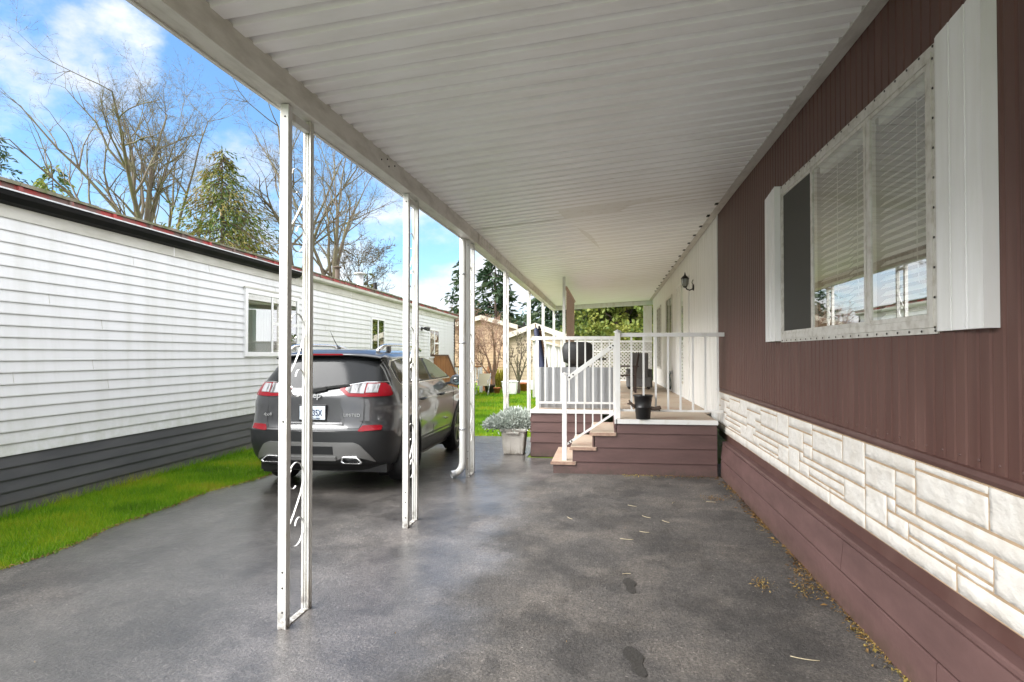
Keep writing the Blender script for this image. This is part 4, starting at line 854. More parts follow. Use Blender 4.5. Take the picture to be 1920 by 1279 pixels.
# side glass with bright surround
def side_glass(y0, y1, lo, hi, mat, name, s, trim=True):
    if trim:
        m = MB(); patch(m, SY, y0 - .022, y1 + .022, lambda y: lo(min(max(y, y0), y1)) - .016, lambda y: hi(min(max(y, y0), y1)) + .016, 24, 6, .003, s); m.build('window_trim', 'chrome' if mat != 'x' else 'car_black', car)
    m = MB(); patch(m, SY, y0, y1, lo, hi, 30, 8, .0065, s); m.build(name, mat, car)
for s in (1, -1):
    def rnd(y, y0, y1, r): d = min(y - y0, y1 - y); return 0 if d > r else r - math.sqrt(max(0, r * r - (r - d) ** 2))
    m = MB(); patch(m, SY, .64, 3.22, lambda y: 1.193 + .012 * max(0, 1.2 - y) + rnd(y, .64, 9, .08), lambda y: ip(y, [(.64, 1.44), (.72, 1.495), (1.1, 1.528), (2.2, 1.528), (2.5, 1.475), (2.85, 1.345), (3.22, 1.20)]), 60, 8, .003, s); m.build('window_trim', 'chrome', car)
    m = MB(); patch(m, SY, .66, 3.19, lambda y: 1.207 + .012 * max(0, 1.2 - y) + rnd(y, .66, 9, .07), lambda y: ip(y, [(.66, 1.42), (.74, 1.48), (1.1, 1.514), (2.2, 1.514), (2.5, 1.461), (2.85, 1.331), (3.19, 1.212)]), 60, 8, .0055, s); m.build('window_pillar', 'car_black', car)
    top = lambda y: ip(y, [(.66, 1.41), (.74, 1.47), (1.1, 1.504), (2.2, 1.504), (2.5, 1.450), (2.85, 1.320), (3.17, 1.215)])
    for (a, b, mt) in ((.69, 1.10, 'car_glass'), (1.15, 2.02, 'car_glass'), (2.13, 3.08, 'car_glass_teal')):
        m = MB(); patch(m, SY, a, b, lambda y: 1.218 + (.012 * max(0, 1.2 - y)) + rnd(y, a, b, .03), lambda y: top(y) - rnd(y, a, b, .03), 26, 8, .008, s); m.build('side_window', mt, car)
    # door mirror, wheels, roof rail
    m = MB(); V = []
    for i in range(9):
        for j in range(12):
            t, a = i / 8, 2 * PI * j / 11; rr = math.sin(PI * min(1, max(0.02, t))) ** .45
            V.append(W2((1.005 + .115 * rr * math.cos(a) * .95, 2.93 + .13 * t, 1.165 + .085 * rr * math.sin(a)), s))
    m.grid(V, 9, 12); mi = m.build('door_mirror', 'car_paint', car)
    m = MB(); m.grid([W2((1.005 + .098 * k * math.cos(a), 2.938, 1.165 + .070 * k * math.sin(a)), s) for k in (0.01, 1) for a in np.linspace(0, 2 * PI, 17)], 2, 17, False); m.build('mirror_glass', 'car_glass_teal', mi)
    m = MB(); m.bar(W2((.84, 2.99, 1.11), s), W2((.94, 2.99, 1.13), s), .09, .04); m.build('mirror_arm', 'car_black', mi, bevel=.005)
    ya = [.62, .66, .74, .88, 1.2, 1.8, 2.2, 2.42, 2.50]; za = [1.600, 1.635, 1.665, 1.682, 1.69, 1.688, 1.672, 1.645, 1.615]; xa = [.565, .572, .58, .584, .584, .58, .575, .57, .56]
    m = MB(); m.tube([W2((x, y, z), s) for x, y, z in zip(xa, ya, za)], [.022, .025, .024, .02, .018, .018, .019, .02, .02], 8); m.build('roof_rail', 'chrome', car)
    m = MB(); m.box(*sorted((CX + s * .56, CX + s * .60)), CY + .95, CY + 1.04, 1.60, 1.68); m.box(*sorted((CX + s * .56, CX + s * .60)), CY + 2.2, CY + 2.3, 1.58, 1.66); m.build('rail_foot', 'black_plastic', car, bevel=.008)
    for yc in (AR, AF):
        m = MB(); m.lathe([(.245, s * -.11), (.32, s * -.115), (.352, s * -.095), (.358, s * -.05), (.358, s * .05), (.352, s * .09), (.32, s * .108), (.245, s * .10), (.23, s * .06), (.245, s * -.11)], (CX + s * .765, CY + yc, .355), 40, 'x'); wh = m.build('wheel', 'tyre', car)
        m = MB(); m.lathe([(.243, s * .10), (.236, s * .104), (.228, s * .06), (.225, s * .0), (.0, s * .0)], (CX + s * .765, CY + yc, .355), 40, 'x')
        m.lathe([(0, s * .095), (.045, s * .092), (.06, s * .07), (.06, s * .0)], (CX + s * .765, CY + yc, .355), 20, 'x')
        for k in range(5):
            a = 2 * PI * k / 5 + .3
            for da in (-.14, .14):
                p0 = (CX + s * .84, CY + yc + .05 * math.cos(a), .355 + .05 * math.sin(a)); p1 = (CX + s * .857, CY + yc + .232 * math.cos(a + da), .355 + .232 * math.sin(a + da)); m.bar(p0, p1, .028, .03, up=(1, 0, 0))
        m.build('rim', 'rim', wh)
m = MB(); m.lathe([(.04, 1.635), (.035, 1.655), (.016, 1.672), (0, 1.675)], (CX + .02, CY + .72, 0), 12); m.tube([W2((.02, .72, 1.665)), W2((-.005, .66, 1.75)), W2((-.03, .60, 1.86))], [.006, .004, .0025], 6); m.build('antenna', 'black_plastic', car)
text_mesh('Cherokee', .045, 'chrome', 'model_lettering', car, (.892, 2.80, .60), (PI / 2, 0, PI / 2), .003)

# ------------------------------------------------------------------ white neighbouring home
NX = -5.75
def nb_xf(p):
    k = max(0, (p[2] - .6) / 2.3); return (p[0], p[1], p[2] - .0088 * (p[1] - 5.6) * min(k, 1.15))
nbh = thing('neighbour_home', 'long white sided home with charcoal skirting and red edged roof', 'house', (NX, 10, 0))
NY0, NY1 = -4.0, 24.6
def lap_side(m, x, y0, y1, z0, z1, n, th=.019):
    h = (z1 - z0) / n; P = []
    for k in range(n):
        a, b = z0 + k * h, z0 + (k + 1) * h
        for dx, z in ((0, a), (th, a - .006), (th, a + .004), (.003, b)): P += [(x + dx, y0, z), (x + dx, y1, z)]
    m.grid(P, n * 4, 2, sm=False)
wins = [(9.86, 11.72, 1.54, 2.66), (15.6, 16.6, 1.45, 2.53), (21.0, 22.3, 1.45, 2.47)]
m = MB(); ycur = NY0
lap_side(m, NX, NY0, NY1, .60, 2.90, 20); m.build('siding', 'siding_white', nbh, recalc=False, xf=nb_xf)
m = MB()
for k in range(26):
    r_ = random.randint(0, 19); y = random.uniform(5, 24); a = .60 + r_ * .115; m.hexa([(NX + dx, y + dy, z) for z, x_ in ((a + .004, .0195), (a + .112, .0045)) for dy in (0, .004) for dx in (x_ - .004, x_ + .0015)])
m.build('siding_seam', 'fascia', nbh, xf=nb_xf)
m = MB(); lap_side(m, NX - .004, NY0, NY1, .015, .60, 5); m.build('skirting', 'siding_grey', nbh, recalc=False)
m = MB(); m.box(NX - .02, NX + .022, NY0, NY1, 2.90, 3.06); m.build('fascia', 'fascia', nbh, xf=nb_xf)
m = MB()
for y in (8.1, 14.3, 20.2): m.box(NX + .02, NX + .025, y, y + .012, 2.9, 3.04)
m.build('fascia_joint', 'frame_white', nbh, xf=nb_xf)
m = MB(); m.prism([(NX + .024, 3.02), (NX + .105, 3.035), (NX + .150, 3.085), (NX + .16, 3.143), (NX + .15, 3.143), (NX + .024, 3.143)], NY0, 11.6, 'y'); m.build('gutter', 'black_gutter', nbh, xf=nb_xf)
m = MB(); m.prism([(NX + .024, 3.05), (NX + .10, 3.062), (NX + .13, 3.09), (NX + .135, 3.14), (NX + .024, 3.14)], 11.602, NY1 + .12, 'y'); m.build('gutter', 'fascia', nbh, xf=nb_xf)
m = MB(); m.box(NX + .157, NX + .168, NY0, 11.6, 3.132, 3.146); m.build('gutter_lip', 'galv', nbh, xf=nb_xf)
m = MB(); m.hexa([(x, y, z) for dz in (0, .055) for y in (NY0, NY1 + .12) for x, z in ((NX - 2.6, 3.56 + dz), (NX + .13, 3.146 + dz))]); rf = m.build('roof', 'roof_red', nbh, xf=nb_xf)
m = MB(); y = NY0
while y < NY1:
    y2 = y + random.uniform(.35, .8); zz = random.uniform(-.004, .014)
    m.hexa([(x, yy, z) for dz in (0, .022 + zz) for yy in (y, y2 - .008) for x, z in ((NX - 2.55, 3.61 + dz), (NX + .15 + zz, 3.202 + dz))]); y = y2
m.build('roof_edge', 'roof_mossy', rf, xf=nb_xf)
m = MB(); y = NY0 + .3; P = []
while y < NY1:
    for dy, dx in ((0, .128), (.012, .150), (.06, .150), (.072, .128)): P += [(NX + dx, y + dy, 3.148), (NX + dx, y + dy, 3.201)]
    y += .62
m.grid(P, len(P) // 2, 2, sm=False)
m.build('roof_rib', 'roof_red', rf, xf=nb_xf)
m = MB(); m.box(NX - 5.2, NX - .03, NY0, NY0 + .1, 0, 3.15); m.box(NX - 5.2, NX - .03, NY1 - .1, NY1, 0, 2.95); m.box(NX - 5.2, NX - 5.1, NY0, NY1, 0, 3.0); m.box(NX - .14, NX - .06, NY0, 9.8, .3, 3.0); m.box(NX - .14, NX - .06, 11.8, NY1, .3, 2.9); m.box(NX - .14, NX - .06, 9.8, 11.8, .3, 1.5); m.build('end_wall', 'siding_white', nbh)
m = MB(); m.face([(NX - 5.1, NY0, 3.2), (NX - 2.5, NY0, 3.66), (NX - 2.5, NY1, 3.5), (NX - 5.1, NY1, 3.0)]); m.build('far_roof_slope', 'roof_mossy', nbh, recalc=False)
m = MB(); m.box(NX - .01, NX + .035, NY1 - .03, NY1 + .04, .05, 2.85); m.build('corner_post', 'black_gutter', nbh)
for i, (a, b, z0, z1) in enumerate(wins):
    fm = MB(); ring(fm, a, b, z0, z1, .075 if i == 0 else .05, NX + .004, NX + .045); f = fm.build('window', 'frame_white', nbh, xf=nb_xf, bevel=.004)
    ym = a + (b - a) * (.47 if i == 0 else .5)
    m = MB(); m.box(NX + .006, NX + .036, ym - .028, ym + .028, z0 + .05, z1 - .05)
    if i != 1: m.box(NX + .006, NX + .034, ym + .03, b - .05, lerp(z0, z1, .52) - .03, lerp(z0, z1, .52) + .025)
    m.build('mullion', 'frame_white', f, xf=nb_xf)
    m = MB(); m.face([(NX + .028, a + .04, z0 + .04), (NX + .028, b - .04, z0 + .04), (NX + .028, b - .04, z1 - .04), (NX + .028, a + .04, z1 - .04)]); m.build('pane', 'pane_far', f, recalc=False, xf=nb_xf)
    m = MB(); m.face([(NX + .0165, a + .04, z0 + .04), (NX + .0165, b - .04, z0 + .04), (NX + .0165, b - .04, z1 - .04), (NX + .0165, a + .04, z1 - .04)]); m.build('backing', 'dark', f, recalc=False, xf=nb_xf)
    m = MB(); P = []
    for k in range(30):
        y = lerp(a + .06, ym - .03, k / 29)
        P += [(NX + .0215 + .003 * math.sin(k * 1.9), y, z0 + .05), (NX + .0215 + .003 * math.sin(k * 1.9), y, z1 - .15 - .15 * (i == 0))]
    if i != 1: m.grid(P, 30, 2, True); m.build('curtain', 'curtain', f, recalc=False, xf=nb_xf)
m = MB(); m.box(NX + .002, NX + .05, 9.83, 11.76, 2.662, 2.69); m.build('drip_cap', 'fascia', nbh, xf=nb_xf)
t = thing('floodlight', 'small black twin floodlight on the white siding near its far window', 'floodlight', (NX, 20.1, 2.4))
m = MB(); m.lathe([(0, 0), (.06, 0), (.06, .03), (0, .035)], (NX + .018, 20.1, 2.33), 14, 'x'); m.build('mount', 'black_plastic', t)
for dy, dz in ((-.10, .02), (.10, .02)):
    m = MB(); m.tube([(NX + .05, 20.1, 2.33), (NX + .10, 20.1 + dy * .6, 2.34), (NX + .16, 20.1 + dy, 2.31 + dz), (NX + .26, 20.1 + dy * 1.3, 2.29 + dz)], [.02, .02, .05, .065], 12); m.build('lamp_head', 'black_plastic', t)
for (vy, vz, h, r, mt, lb, cap) in ((17.1, 3.28, .40, .10, 'galv', 'galvanised capped vent standing on the white home roof', True), (18.3, 3.28, .32, .055, 'black_gutter', 'thin dark vent pipe on the white home roof beyond the galvanised vent', False), (15.6, 3.30, .36, .06, 'bark_dark', 'dark capped vent on the white home roof nearest the camera', True)):
    t = thing('roof_vent', lb, 'vent', (NX - .85, vy, vz)); x = NX - .85
    m = MB(); m.lathe([(r * 1.3, vz - .02), (r * 1.2, vz + .10), (r, vz + .12), (r, vz + h), (0, vz + h)], (x, vy, 0), 16); m.build('pipe', mt, t)
    if cap: m = MB(); m.lathe([(r * .8, vz + h), (r * 1.75, vz + h + .03), (r * 1.75, vz + h + .05), (0, vz + h + .085)], (x, vy, 0), 16); m.build('cap', mt if mt != 'galv' else 'galv', t)

# ------------------------------------------------------------------ grass and litter
def blades(xs, ys, hmin, hmax, wd):
    n = len(xs); a = RNG.uniform(0, 2 * PI, n); h = RNG.uniform(hmin, hmax, n); ln = RNG.uniform(.1, .75, n) * h; b = a + RNG.uniform(-1, 1, n)
    V = np.empty((n, 3, 3)); z0 = -.014
    V[:, 0] = np.c_[xs - wd * np.cos(a), ys - wd * np.sin(a), np.full(n, z0)]; V[:, 1] = np.c_[xs + wd * np.cos(a), ys + wd * np.sin(a), np.full(n, z0)]
    V[:, 2] = np.c_[xs + ln * np.cos(b), ys + ln * np.sin(b), z0 + h]; return V.reshape(-1, 3)
parts = []
def strip(n, y0, y1, x0, x1fn, hmin, hmax, wd):
    ys = RNG.uniform(y0, y1, n); x1 = np.array([x1fn(y) for y in ys]); xs = x0 + (x1 - x0) * RNG.uniform(0, 1, n); parts.append(blades(xs, ys, hmin, hmax, wd))
E_ = lambda y: drive_edge(y) + .02 * math.sin(y * 23) + .015 * math.sin(y * 51) + .07 * noise.noise(Vector((y * 4, 1, 0)))
strip(46000, 2.0, 8.0, NX + .01, E_, .030, .075, .0030); strip(16000, 8.0, 12.4, NX + .01, E_, .035, .08, .0045)
strip(2600, 2.0, 10.0, NX + .02, lambda y: NX + .10, .07, .17, .0028)
strip(34000, 12.42, 18, NX, lambda y: -1.25, .035, .08, .006); strip(24000, 18, 29, NX, lambda y: -1.25, .04, .09, .010)
strip(3500, 10.3, 12.45, -1.95, lambda y: -1.2, .035, .08, .005) if False else None
V = np.concatenate(parts); F = np.arange(len(V)).reshape(-1, 3)
tag(fastbuild('grass', V, F, 'grass'), 'bright green mown grass beside the driveway and behind it', 'grass', kind='stuff')
def flakes(xs, ys, smin, smax, z=.004):
    n = len(xs); a = RNG.uniform(0, 2 * PI, n); s = RNG.uniform(smin, smax, n); q = s * RNG.uniform(.12, .4, n); V = np.empty((n, 4, 3)); zz = z + RNG.uniform(0, .006, n)
    c, d = np.cos(a), np.sin(a)
    V[:, 0] = np.c_[xs - s * c, ys - s * d, zz]; V[:, 1] = np.c_[xs + q * d, ys - q * c, zz + RNG.uniform(0, .012, n)]; V[:, 2] = np.c_[xs + s * c, ys + s * d, zz + RNG.uniform(0, .008, n)]; V[:, 3] = np.c_[xs - q * d, ys + q * c, zz + RNG.uniform(0, .012, n)]; return V.reshape(-1, 3)
lp = []
n = 3400; ys = RNG.uniform(2.2, 8.75, n); k_ = np.array([max(0, noise.noise(Vector((0, y * 1.6, 3))) + .35) for y in ys]); keep = RNG.uniform(0, .9, n) < k_; ys = ys[keep]; lp.append(flakes(1.448 - np.abs(RNG.normal(0, .022, len(ys))), ys, .004, .014))
n = 420; lp.append(flakes(RNG.uniform(.2, 1.4, n), DYF - .02 - np.abs(RNG.normal(0, .10, n)), .004, .014))
for (cx_, cy_, sx_, sy_, n) in ((1.05, 4.75, .035, .07, 130), (1.18, 7.45, .10, .10, 150), (1.30, 4.70, .03, .09, 110), (1.38, 5.0, .03, .15, 130)): lp.append(flakes(RNG.normal(cx_, sx_, n), RNG.normal(cy_, sy_, n), .004, .013))
n = 2200; ys = RNG.uniform(2, 10, n); lp.append(flakes(np.array([drive_edge(y) for y in ys]) + RNG.normal(.01, .020, n), ys, .004, .016))
n = 260; lp.append(flakes(1.435 - np.abs(RNG.normal(0, .05, n)), RNG.uniform(2.2, 8.7, n), .012, .032))
n = 90; lp.append(flakes(RNG.uniform(-4, 1.4, n), RNG.uniform(2.5, 8.6, n), .002, .006))
V = np.concatenate(lp); tag(fastbuild('leaf_litter', V, np.arange(len(V)).reshape(-1, 4), 'litter'), 'dry brown moss and leaf litter along the skirt and driveway edges', 'litter', kind='stuff')
for i, (x, y, a, l) in enumerate(((.26, 7.0, 2.6, .05), (.38, 6.55, 2.3, .055), (.55, 6.4, 2.2, .05), (.33, 6.0, 2.8, .045), (.17, 5.75, 3.0, .055), (1.02, 3.65, 2.9, .07), (-.35, 6.4, 2.1, .05), (.70, 7.2, 1.2, .04), (1.10, 7.3, 3.0, .05), (.14, 4.85, .2, .03))):
    m = MB(); m.tube([(x + math.cos(a) * l * t - math.sin(a) * .010 * (1 - t * t), y + math.sin(a) * l * t + math.cos(a) * .010 * (1 - t * t), .005) for t in np.linspace(-1, 1, 7)], .0026, 5)
    tag(m.build('fallen_needle', 'needle'), 'pale curled dry stalk lying on the dry asphalt', 'dry stalk', 'dry stalks scattered on the asphalt')

# ------------------------------------------------------------------ trees
def at(u, v, Y):
    """world point on the plane y = Y seen at pixel (u, v) of the photograph"""
    ya, pi_ = R(8.12), R(.947); fw = Vector((-math.sin(ya) * math.cos(pi_), math.cos(ya) * math.cos(pi_), math.sin(pi_))); rt = Vector((math.cos(ya), math.sin(ya), 0)); d = fw + rt * ((u - 960) / 1240) - rt.cross(fw) * ((v - 639.5) / 1240)
    return Vector((0, 0, 1.6)) + d * (Y / d.y)
def bare_tree(name, label, x, y, h, seed, stems, mat='bark', r0=.16, fork=.3, spread=.45, group=None, dens=1.0, twig=.008, cat='tree', boughs=()):
    rnd = random.Random(seed); t = thing(name, label, cat, (x, y, -.02), group); A, B = MB(), MB()
    def rv(s): return Vector((rnd.gauss(0, s), rnd.gauss(0, s), rnd.gauss(0, s)))
    def grow(p, d, ln, r, lev):
        nseg = 7 if lev <= 1 else (5 if lev == 2 else 4); pts = [p.copy()]; rad = [r]; d = d.normalized(); tips = []
        for i in range(nseg):
            d = (d + rv(.10 + .05 * lev) + Vector((0, 0, .07 if lev < 3 else .02))).normalized(); p = p + d * (ln / nseg); pts.append(p.copy()); rad.append(max(twig * .6, r * (1 - .78 * (i + 1) / nseg))); tips.append((p.copy(), d.copy(), rad[-1]))
        (A if lev <= 1 else B).tube(pts, rad, 7 if lev == 0 else (5 if lev < 3 else 3), caps=False)
        if lev >= 4: return
        nch = int({0: 9, 1: 8, 2: 6, 3: 4}[lev] * dens + rnd.random())
        for k in range(nch):
            f = rnd.uniform(.25 if lev < 2 else .15, 1); q, dd, rr = tips[min(nseg - 1, int(f * nseg))]
            sd_ = rv(1); sd_ = (sd_ - dd * sd_.dot(dd)).normalized(); ang = rnd.uniform(.35, .95)
            nd = dd * math.cos(ang) + sd_ * math.sin(ang); nl = ln * rnd.uniform(.32, .60) * (1.15 - .45 * f)
            grow(q, nd, nl, max(twig, rr * .72), lev + 1)
    fz = h * fork; A.tube([(x, y, -.05), (x + .02, y, fz * .5), (x, y, fz)], [r0 * 1.25, r0 * 1.05, r0 * .98], 9, caps=False)
    for k in range(stems):
        az = 2 * PI * k / stems + rnd.uniform(-.4, .4); tilt = rnd.uniform(.10, spread) * (1 if k else .4)
        d = Vector((math.cos(az) * math.sin(tilt), math.sin(az) * math.sin(tilt), math.cos(tilt))); grow(Vector((x, y, fz * rnd.uniform(.75, 1))), d, (h - fz) * rnd.uniform(.72, .98), r0 * rnd.uniform(.5, .8), 0)
    for (az, tl, f, l) in boughs: grow(Vector((x, y, fz * f)), Vector((math.cos(az) * math.sin(tl), math.sin(az) * math.sin(tl), math.cos(tl))), l, r0 * .5, 1)
    A.build('trunk', mat, t, recalc=False); B.build('branches', mat, t, recalc=False); return t
def cards(C, D, ln, wd):
    """leaf-shaped quads: centres C, directions D (n,3), lengths ln, widths wd"""
    n = len(C); D = D / np.linalg.norm(D, axis=1, keepdims=True); S = np.cross(D, RNG.normal(0, 1, (n, 3))); S /= np.linalg.norm(S, axis=1, keepdims=True) + 1e-9
    V = np.empty((n, 4, 3)); V[:, 0] = C; V[:, 1] = C + D * ln[:, None] * .45 + S * wd[:, None]; V[:, 2] = C + D * ln[:, None]; V[:, 3] = C + D * ln[:, None] * .45 - S * wd[:, None]
    return V.reshape(-1, 3)
def conifer(name, label, x, y, h, rad, mat, n_br, per, cl, cwid, droop_=.35, z0=.06, power=.85, group=None, seed=1, jit=.16, hang=.6, tipup=.0):
    t = thing(name, label, 'tree', (x, y, -.02), group); rg = np.random.default_rng(seed)
    m = MB(); m.tube([(x, y, -.05), (x + .05, y, h * .5), (x, y, h * .97)], [h * .018, h * .011, .012], 8, caps=False); m.build('trunk', 'bark_dark', t, recalc=False)
    Cs, Ds, Ls = [], [], []; B = MB()
    for i in range(n_br):
        f = z0 + (1 - z0) * (i + rg.uniform(0, 1)) / n_br; zz = h * f; Lb = rad * max(.04, (1 - f)) ** power * rg.uniform(.55, 1.15) + .08; az = rg.uniform(0, 2 * PI)
        o = np.array([math.cos(az), math.sin(az), 0]); k = max(6, int(per * (Lb / rad) ** 1.1 + 3)); s = rg.uniform(.08, 1, k) ** .75
        P = np.array([x, y, zz]) + o * (s * Lb)[:, None]; P[:, 2] += -droop_ * Lb * s ** 1.6 + tipup * Lb * s ** 3
        P += rg.normal(0, 1, (k, 3)) * (jit * Lb * (.3 + .7 * s))[:, None] * np.array([1, 1, .45])
        side = rg.normal(0, .55, (k, 3)); D = o[None, :] * 1.0 + side; D[:, 2] -= hang * rg.uniform(.3, 1.2, k)
        Cs.append(P); Ds.append(D); Ls.append(np.full(k, 1.0) * rg.uniform(.55, 1.15, k))
        if i % 2 == 0: B.tube([(x, y, zz), tuple(np.array([x, y, zz]) + o * Lb * .5 + np.array([0, 0, -droop_ * Lb * .33])), tuple(np.array([x, y, zz]) + o * Lb * .95 + np.array([0, 0, -droop_ * Lb * .9 + tipup * Lb * .8]))], [.03, .02, .008], 4, caps=False)
    C, D, Ln = np.concatenate(Cs), np.concatenate(Ds), np.concatenate(Ls) * cl
    V = cards(C, D, Ln, Ln * cwid); fastbuild('crown', V, np.arange(len(V)).reshape(-1, 4), mat, t, (x, y, -.02)); B.build('branches', 'bark_dark', t, recalc=False); return t
def leafy(name, label, x, y, h, rad, mat, n_cl, per, cl, group=None, seed=1, zlo=.15, flat=1.0):
    t = thing(name, label, 'tree', (x, y, -.02), group); rg = np.random.default_rng(seed); rnd = random.Random(seed); A = MB()
    A.tube([(x, y, -.05), (x, y, h * .35), (x + .1, y, h * .8)], [h * .025, h * .018, .03], 8, caps=False); Cs, Ds = [], []
    for i in range(n_cl):
        f = rg.uniform(0, 1); zz = h * (zlo + (1 - zlo) * f); R_ = rad * (math.sin(PI * min(1, .12 + .86 * f)) ** .6) * math.sqrt(rg.uniform(.15, 1)); az = rg.uniform(0, 2 * PI); c = np.array([x + R_ * math.cos(az), y + R_ * math.sin(az) * flat, zz])
        s = rad * rg.uniform(.13, .26); k = int(per * rg.uniform(.6, 1.3)); q = rg.normal(0, 1, (k, 3)); q /= np.linalg.norm(q, axis=1, keepdims=True); q *= (rg.uniform(.2, 1, k) ** .5)[:, None] * s
        Cs.append(c + q * np.array([1, 1, .75])); dd = q + rg.normal(0, s * .5, (k, 3)); dd[:, 2] -= s * .3; Ds.append(dd)
        if i % 3 == 0: A.tube([(x, y, h * .35 + (zz - h * .35) * .4), tuple((np.array([x, y, zz]) + c) / 2), tuple(c)], [.05, .03, .012], 4, caps=False)
    C, D = np.concatenate(Cs), np.concatenate(Ds); Ln = rg.uniform(.6, 1.2, len(C)) * cl; V = cards(C, D, Ln, Ln * .30); fastbuild('crown', V, np.arange(len(V)).reshape(-1, 4), mat, t, (x, y, -.02)); A.build('trunk', 'bark_dark', t, recalc=False); return t
TG = 'trees beyond the white home'
def px_at(u, Y): return at(u, 660, Y).x
bare_tree('bare_tree', 'tall bare many-stemmed tree spreading widely over the white home roof', px_at(268, 25), 25, 13.2, 11, 6, r0=.19, fork=.44, spread=.62, group=TG, dens=.84, twig=.0042, boughs=((2.9, 1.05, .95, 5.6), (3.3, .70, .9, 6.4), (.2, 1.0, .9, 4.6), (3.6, .45, 1, 7.0)))
bare_tree('bare_tree', 'slender bare tree standing close beside the tall spreading tree', px_at(318, 28), 28, 13.0, 5, 3, r0=.13, fork=.35, spread=.22, group=TG, dens=.78, twig=.0042)
bare_tree('bare_tree', 'smaller bare tree behind the pointed top of the cedar', px_at(385, 33), 33, 12.6, 23, 4, r0=.11, fork=.4, spread=.38, group=TG, dens=.78, twig=.0042)
bare_tree('bare_tree', 'bare tree with wide boughs behind the post that stands alone', px_at(560, 25), 25, 11.0, 31, 5, r0=.18, fork=.30, spread=.65, group=TG, dens=.78, twig=.0042)
bare_tree('bare_tree', 'bare tree with leaning stems above the galvanised roof vent', px_at(622, 23), 23, 9.6, 47, 5, r0=.13, fork=.38, spread=.52, group=TG, dens=.78, twig=.0042)
bare_tree('bare_tree', 'low bare tree trailing thin twigs beyond the roof vents', px_at(668, 26), 26, 6.6, 3, 4, r0=.08, fork=.3, spread=.95, group=TG, dens=.8)
conifer('cedar_tree', 'bushy green and bronze cedar rising behind the white home roof', px_at(414, 22), 22, 8.9, 5.0, 'cedar', 300, 230, .24, .10, droop_=.55, power=.74, group=TG, seed=4, hang=1.2, jit=.19)
conifer('spruce_tree', 'dark spruce at the far left edge above the red roof edge', px_at(-18, 21), 21, 9.6, 3.5, 'spruce', 120, 130, .24, .13, droop_=.30, power=.8, group=TG, seed=9, tipup=.12)
conifer('cedar_tree', 'low light green cedar top beside the spruce at far left', px_at(95, 30), 30, 11.2, 4.2, 'olive', 120, 90, .40, .17, droop_=.38, power=.7, group=TG, seed=12, hang=.9)
conifer('cedar_tree', 'small brownish cedar top poking up by the thin roof vent', px_at(688, 30), 30, 5.4, 1.6, 'cedar', 60, 60, .3, .17, droop_=.3, group=TG, seed=14)
conifer('fir_tree', 'thin pale fir just beyond the white home corner', px_at(868, 44), 44, 8.0, 2.0, 'spruce', 80, 42, .48, .15, droop_=.25, power=.65, group='firs behind the tan houses', seed=21, jit=.24)
conifer('fir_tree', 'tall dense fir rising above the tan gable houses', px_at(928, 42), 42, 8.1, 2.9, 'spruce', 120, 85, .52, .15, droop_=.30, power=.75, group='firs behind the tan houses', seed=22, tipup=.10)
conifer('fir_tree', 'dark fir filling the gap between the far carport posts', px_at(1052, 38), 38, 7.2, 3.4, 'spruce', 120, 95, .50, .16, droop_=.30, power=.6, group='firs behind the tan houses', seed=23, tipup=.08)
conifer('cedar_tree', 'dark green cedar behind the bamboo shade at the end of the deck', px_at(1105, 33), 33, 7.4, 2.6, 'spruce', 110, 150, .40, .17, droop_=.4, power=.5, group='trees behind the lattice', seed=31, hang=1.0)
leafy('leafy_tree', 'yellow green leafy tree behind the lattice screen', px_at(1172, 32), 32, 6.6, 2.3, 'olive', 150, 130, .22, 'trees behind the lattice', 33)
leafy('leafy_tree', 'darker leafy tree between the cedar and the yellow green tree', px_at(1140, 36), 36, 7.6, 2.6, 'olive', 130, 120, .24, 'trees behind the lattice', 34)
leafy('leafy_tree', 'dense leafy tree behind the white end pilaster of the home', px_at(1222, 34), 34, 7.0, 2.4, 'olive', 110, 110, .24, 'trees behind the lattice', 35)
leafy('hedge', 'low dark hedge closing the view below the trees behind the lattice', px_at(1130, 30), 30, 2.5, 4.2, 'olive', 150, 120, .22, None, 36, zlo=.05, flat=.3)

# ------------------------------------------------------------------ back gardens: tan houses, shrubs, porch
def gable(name, label, xc, hw, y, zE, zA, mat, depth=8, ov=.18):
    t = thing(name, label, 'house', (xc, y, 0)); n = int(zA / .16) + 1; m = MB()
    for k in range(n):
        a, b = k * .16, min((k + 1) * .16, zA - .02)
        def wx(z): return hw if z < zE else hw * max(0.02, (zA - z) / (zA - zE))
        if b <= a: continue
        m.mesh([(xc - wx(a), y - .02, a), (xc + wx(a), y - .02, a), (xc + wx(b), y, b), (xc - wx(b), y, b), (xc - wx(a), y, a), (xc + wx(a), y, a)], [(0, 1, 2, 3), (4, 5, 1, 0)])
    m.box(xc - hw, xc - hw + .05, y + .01, y + depth, 0, zE); m.box(xc + hw - .05, xc + hw, y + .01, y + depth, 0, zE); m.build('wall', mat, t, recalc=False)
    for s in (-1, 1):
        m = MB(); sl = (zA - zE) / hw; xe = xc + s * (hw + ov); ze = zE - sl * ov
        m.hexa([(x, yy, z) for dz in (.02, .10) for yy in (y - .25, y + depth) for x, z in ((xc, zA + dz), (xe, ze + dz))]); m.build('roof', 'shingle', t)
        m = MB(); m.hexa([(x, yy, z) for dz in (-.14, .085) for yy in (y - .28, y - .255) for x, z in ((xc, zA + dz), (xe, ze + dz))]); m.build('barge_board', 'cream_trim', t)
    return t
h2 = gable('garden_house', 'brownish tan gabled house behind a tangle of bare twigs', -6.45, 1.75, 34, 2.95, 3.42, 'brown_siding')
m = MB(); m.box(-5.2, -4.9, 33.9, 33.97, 0, 2.6); m.build('corner_board', 'cream_trim', h2)
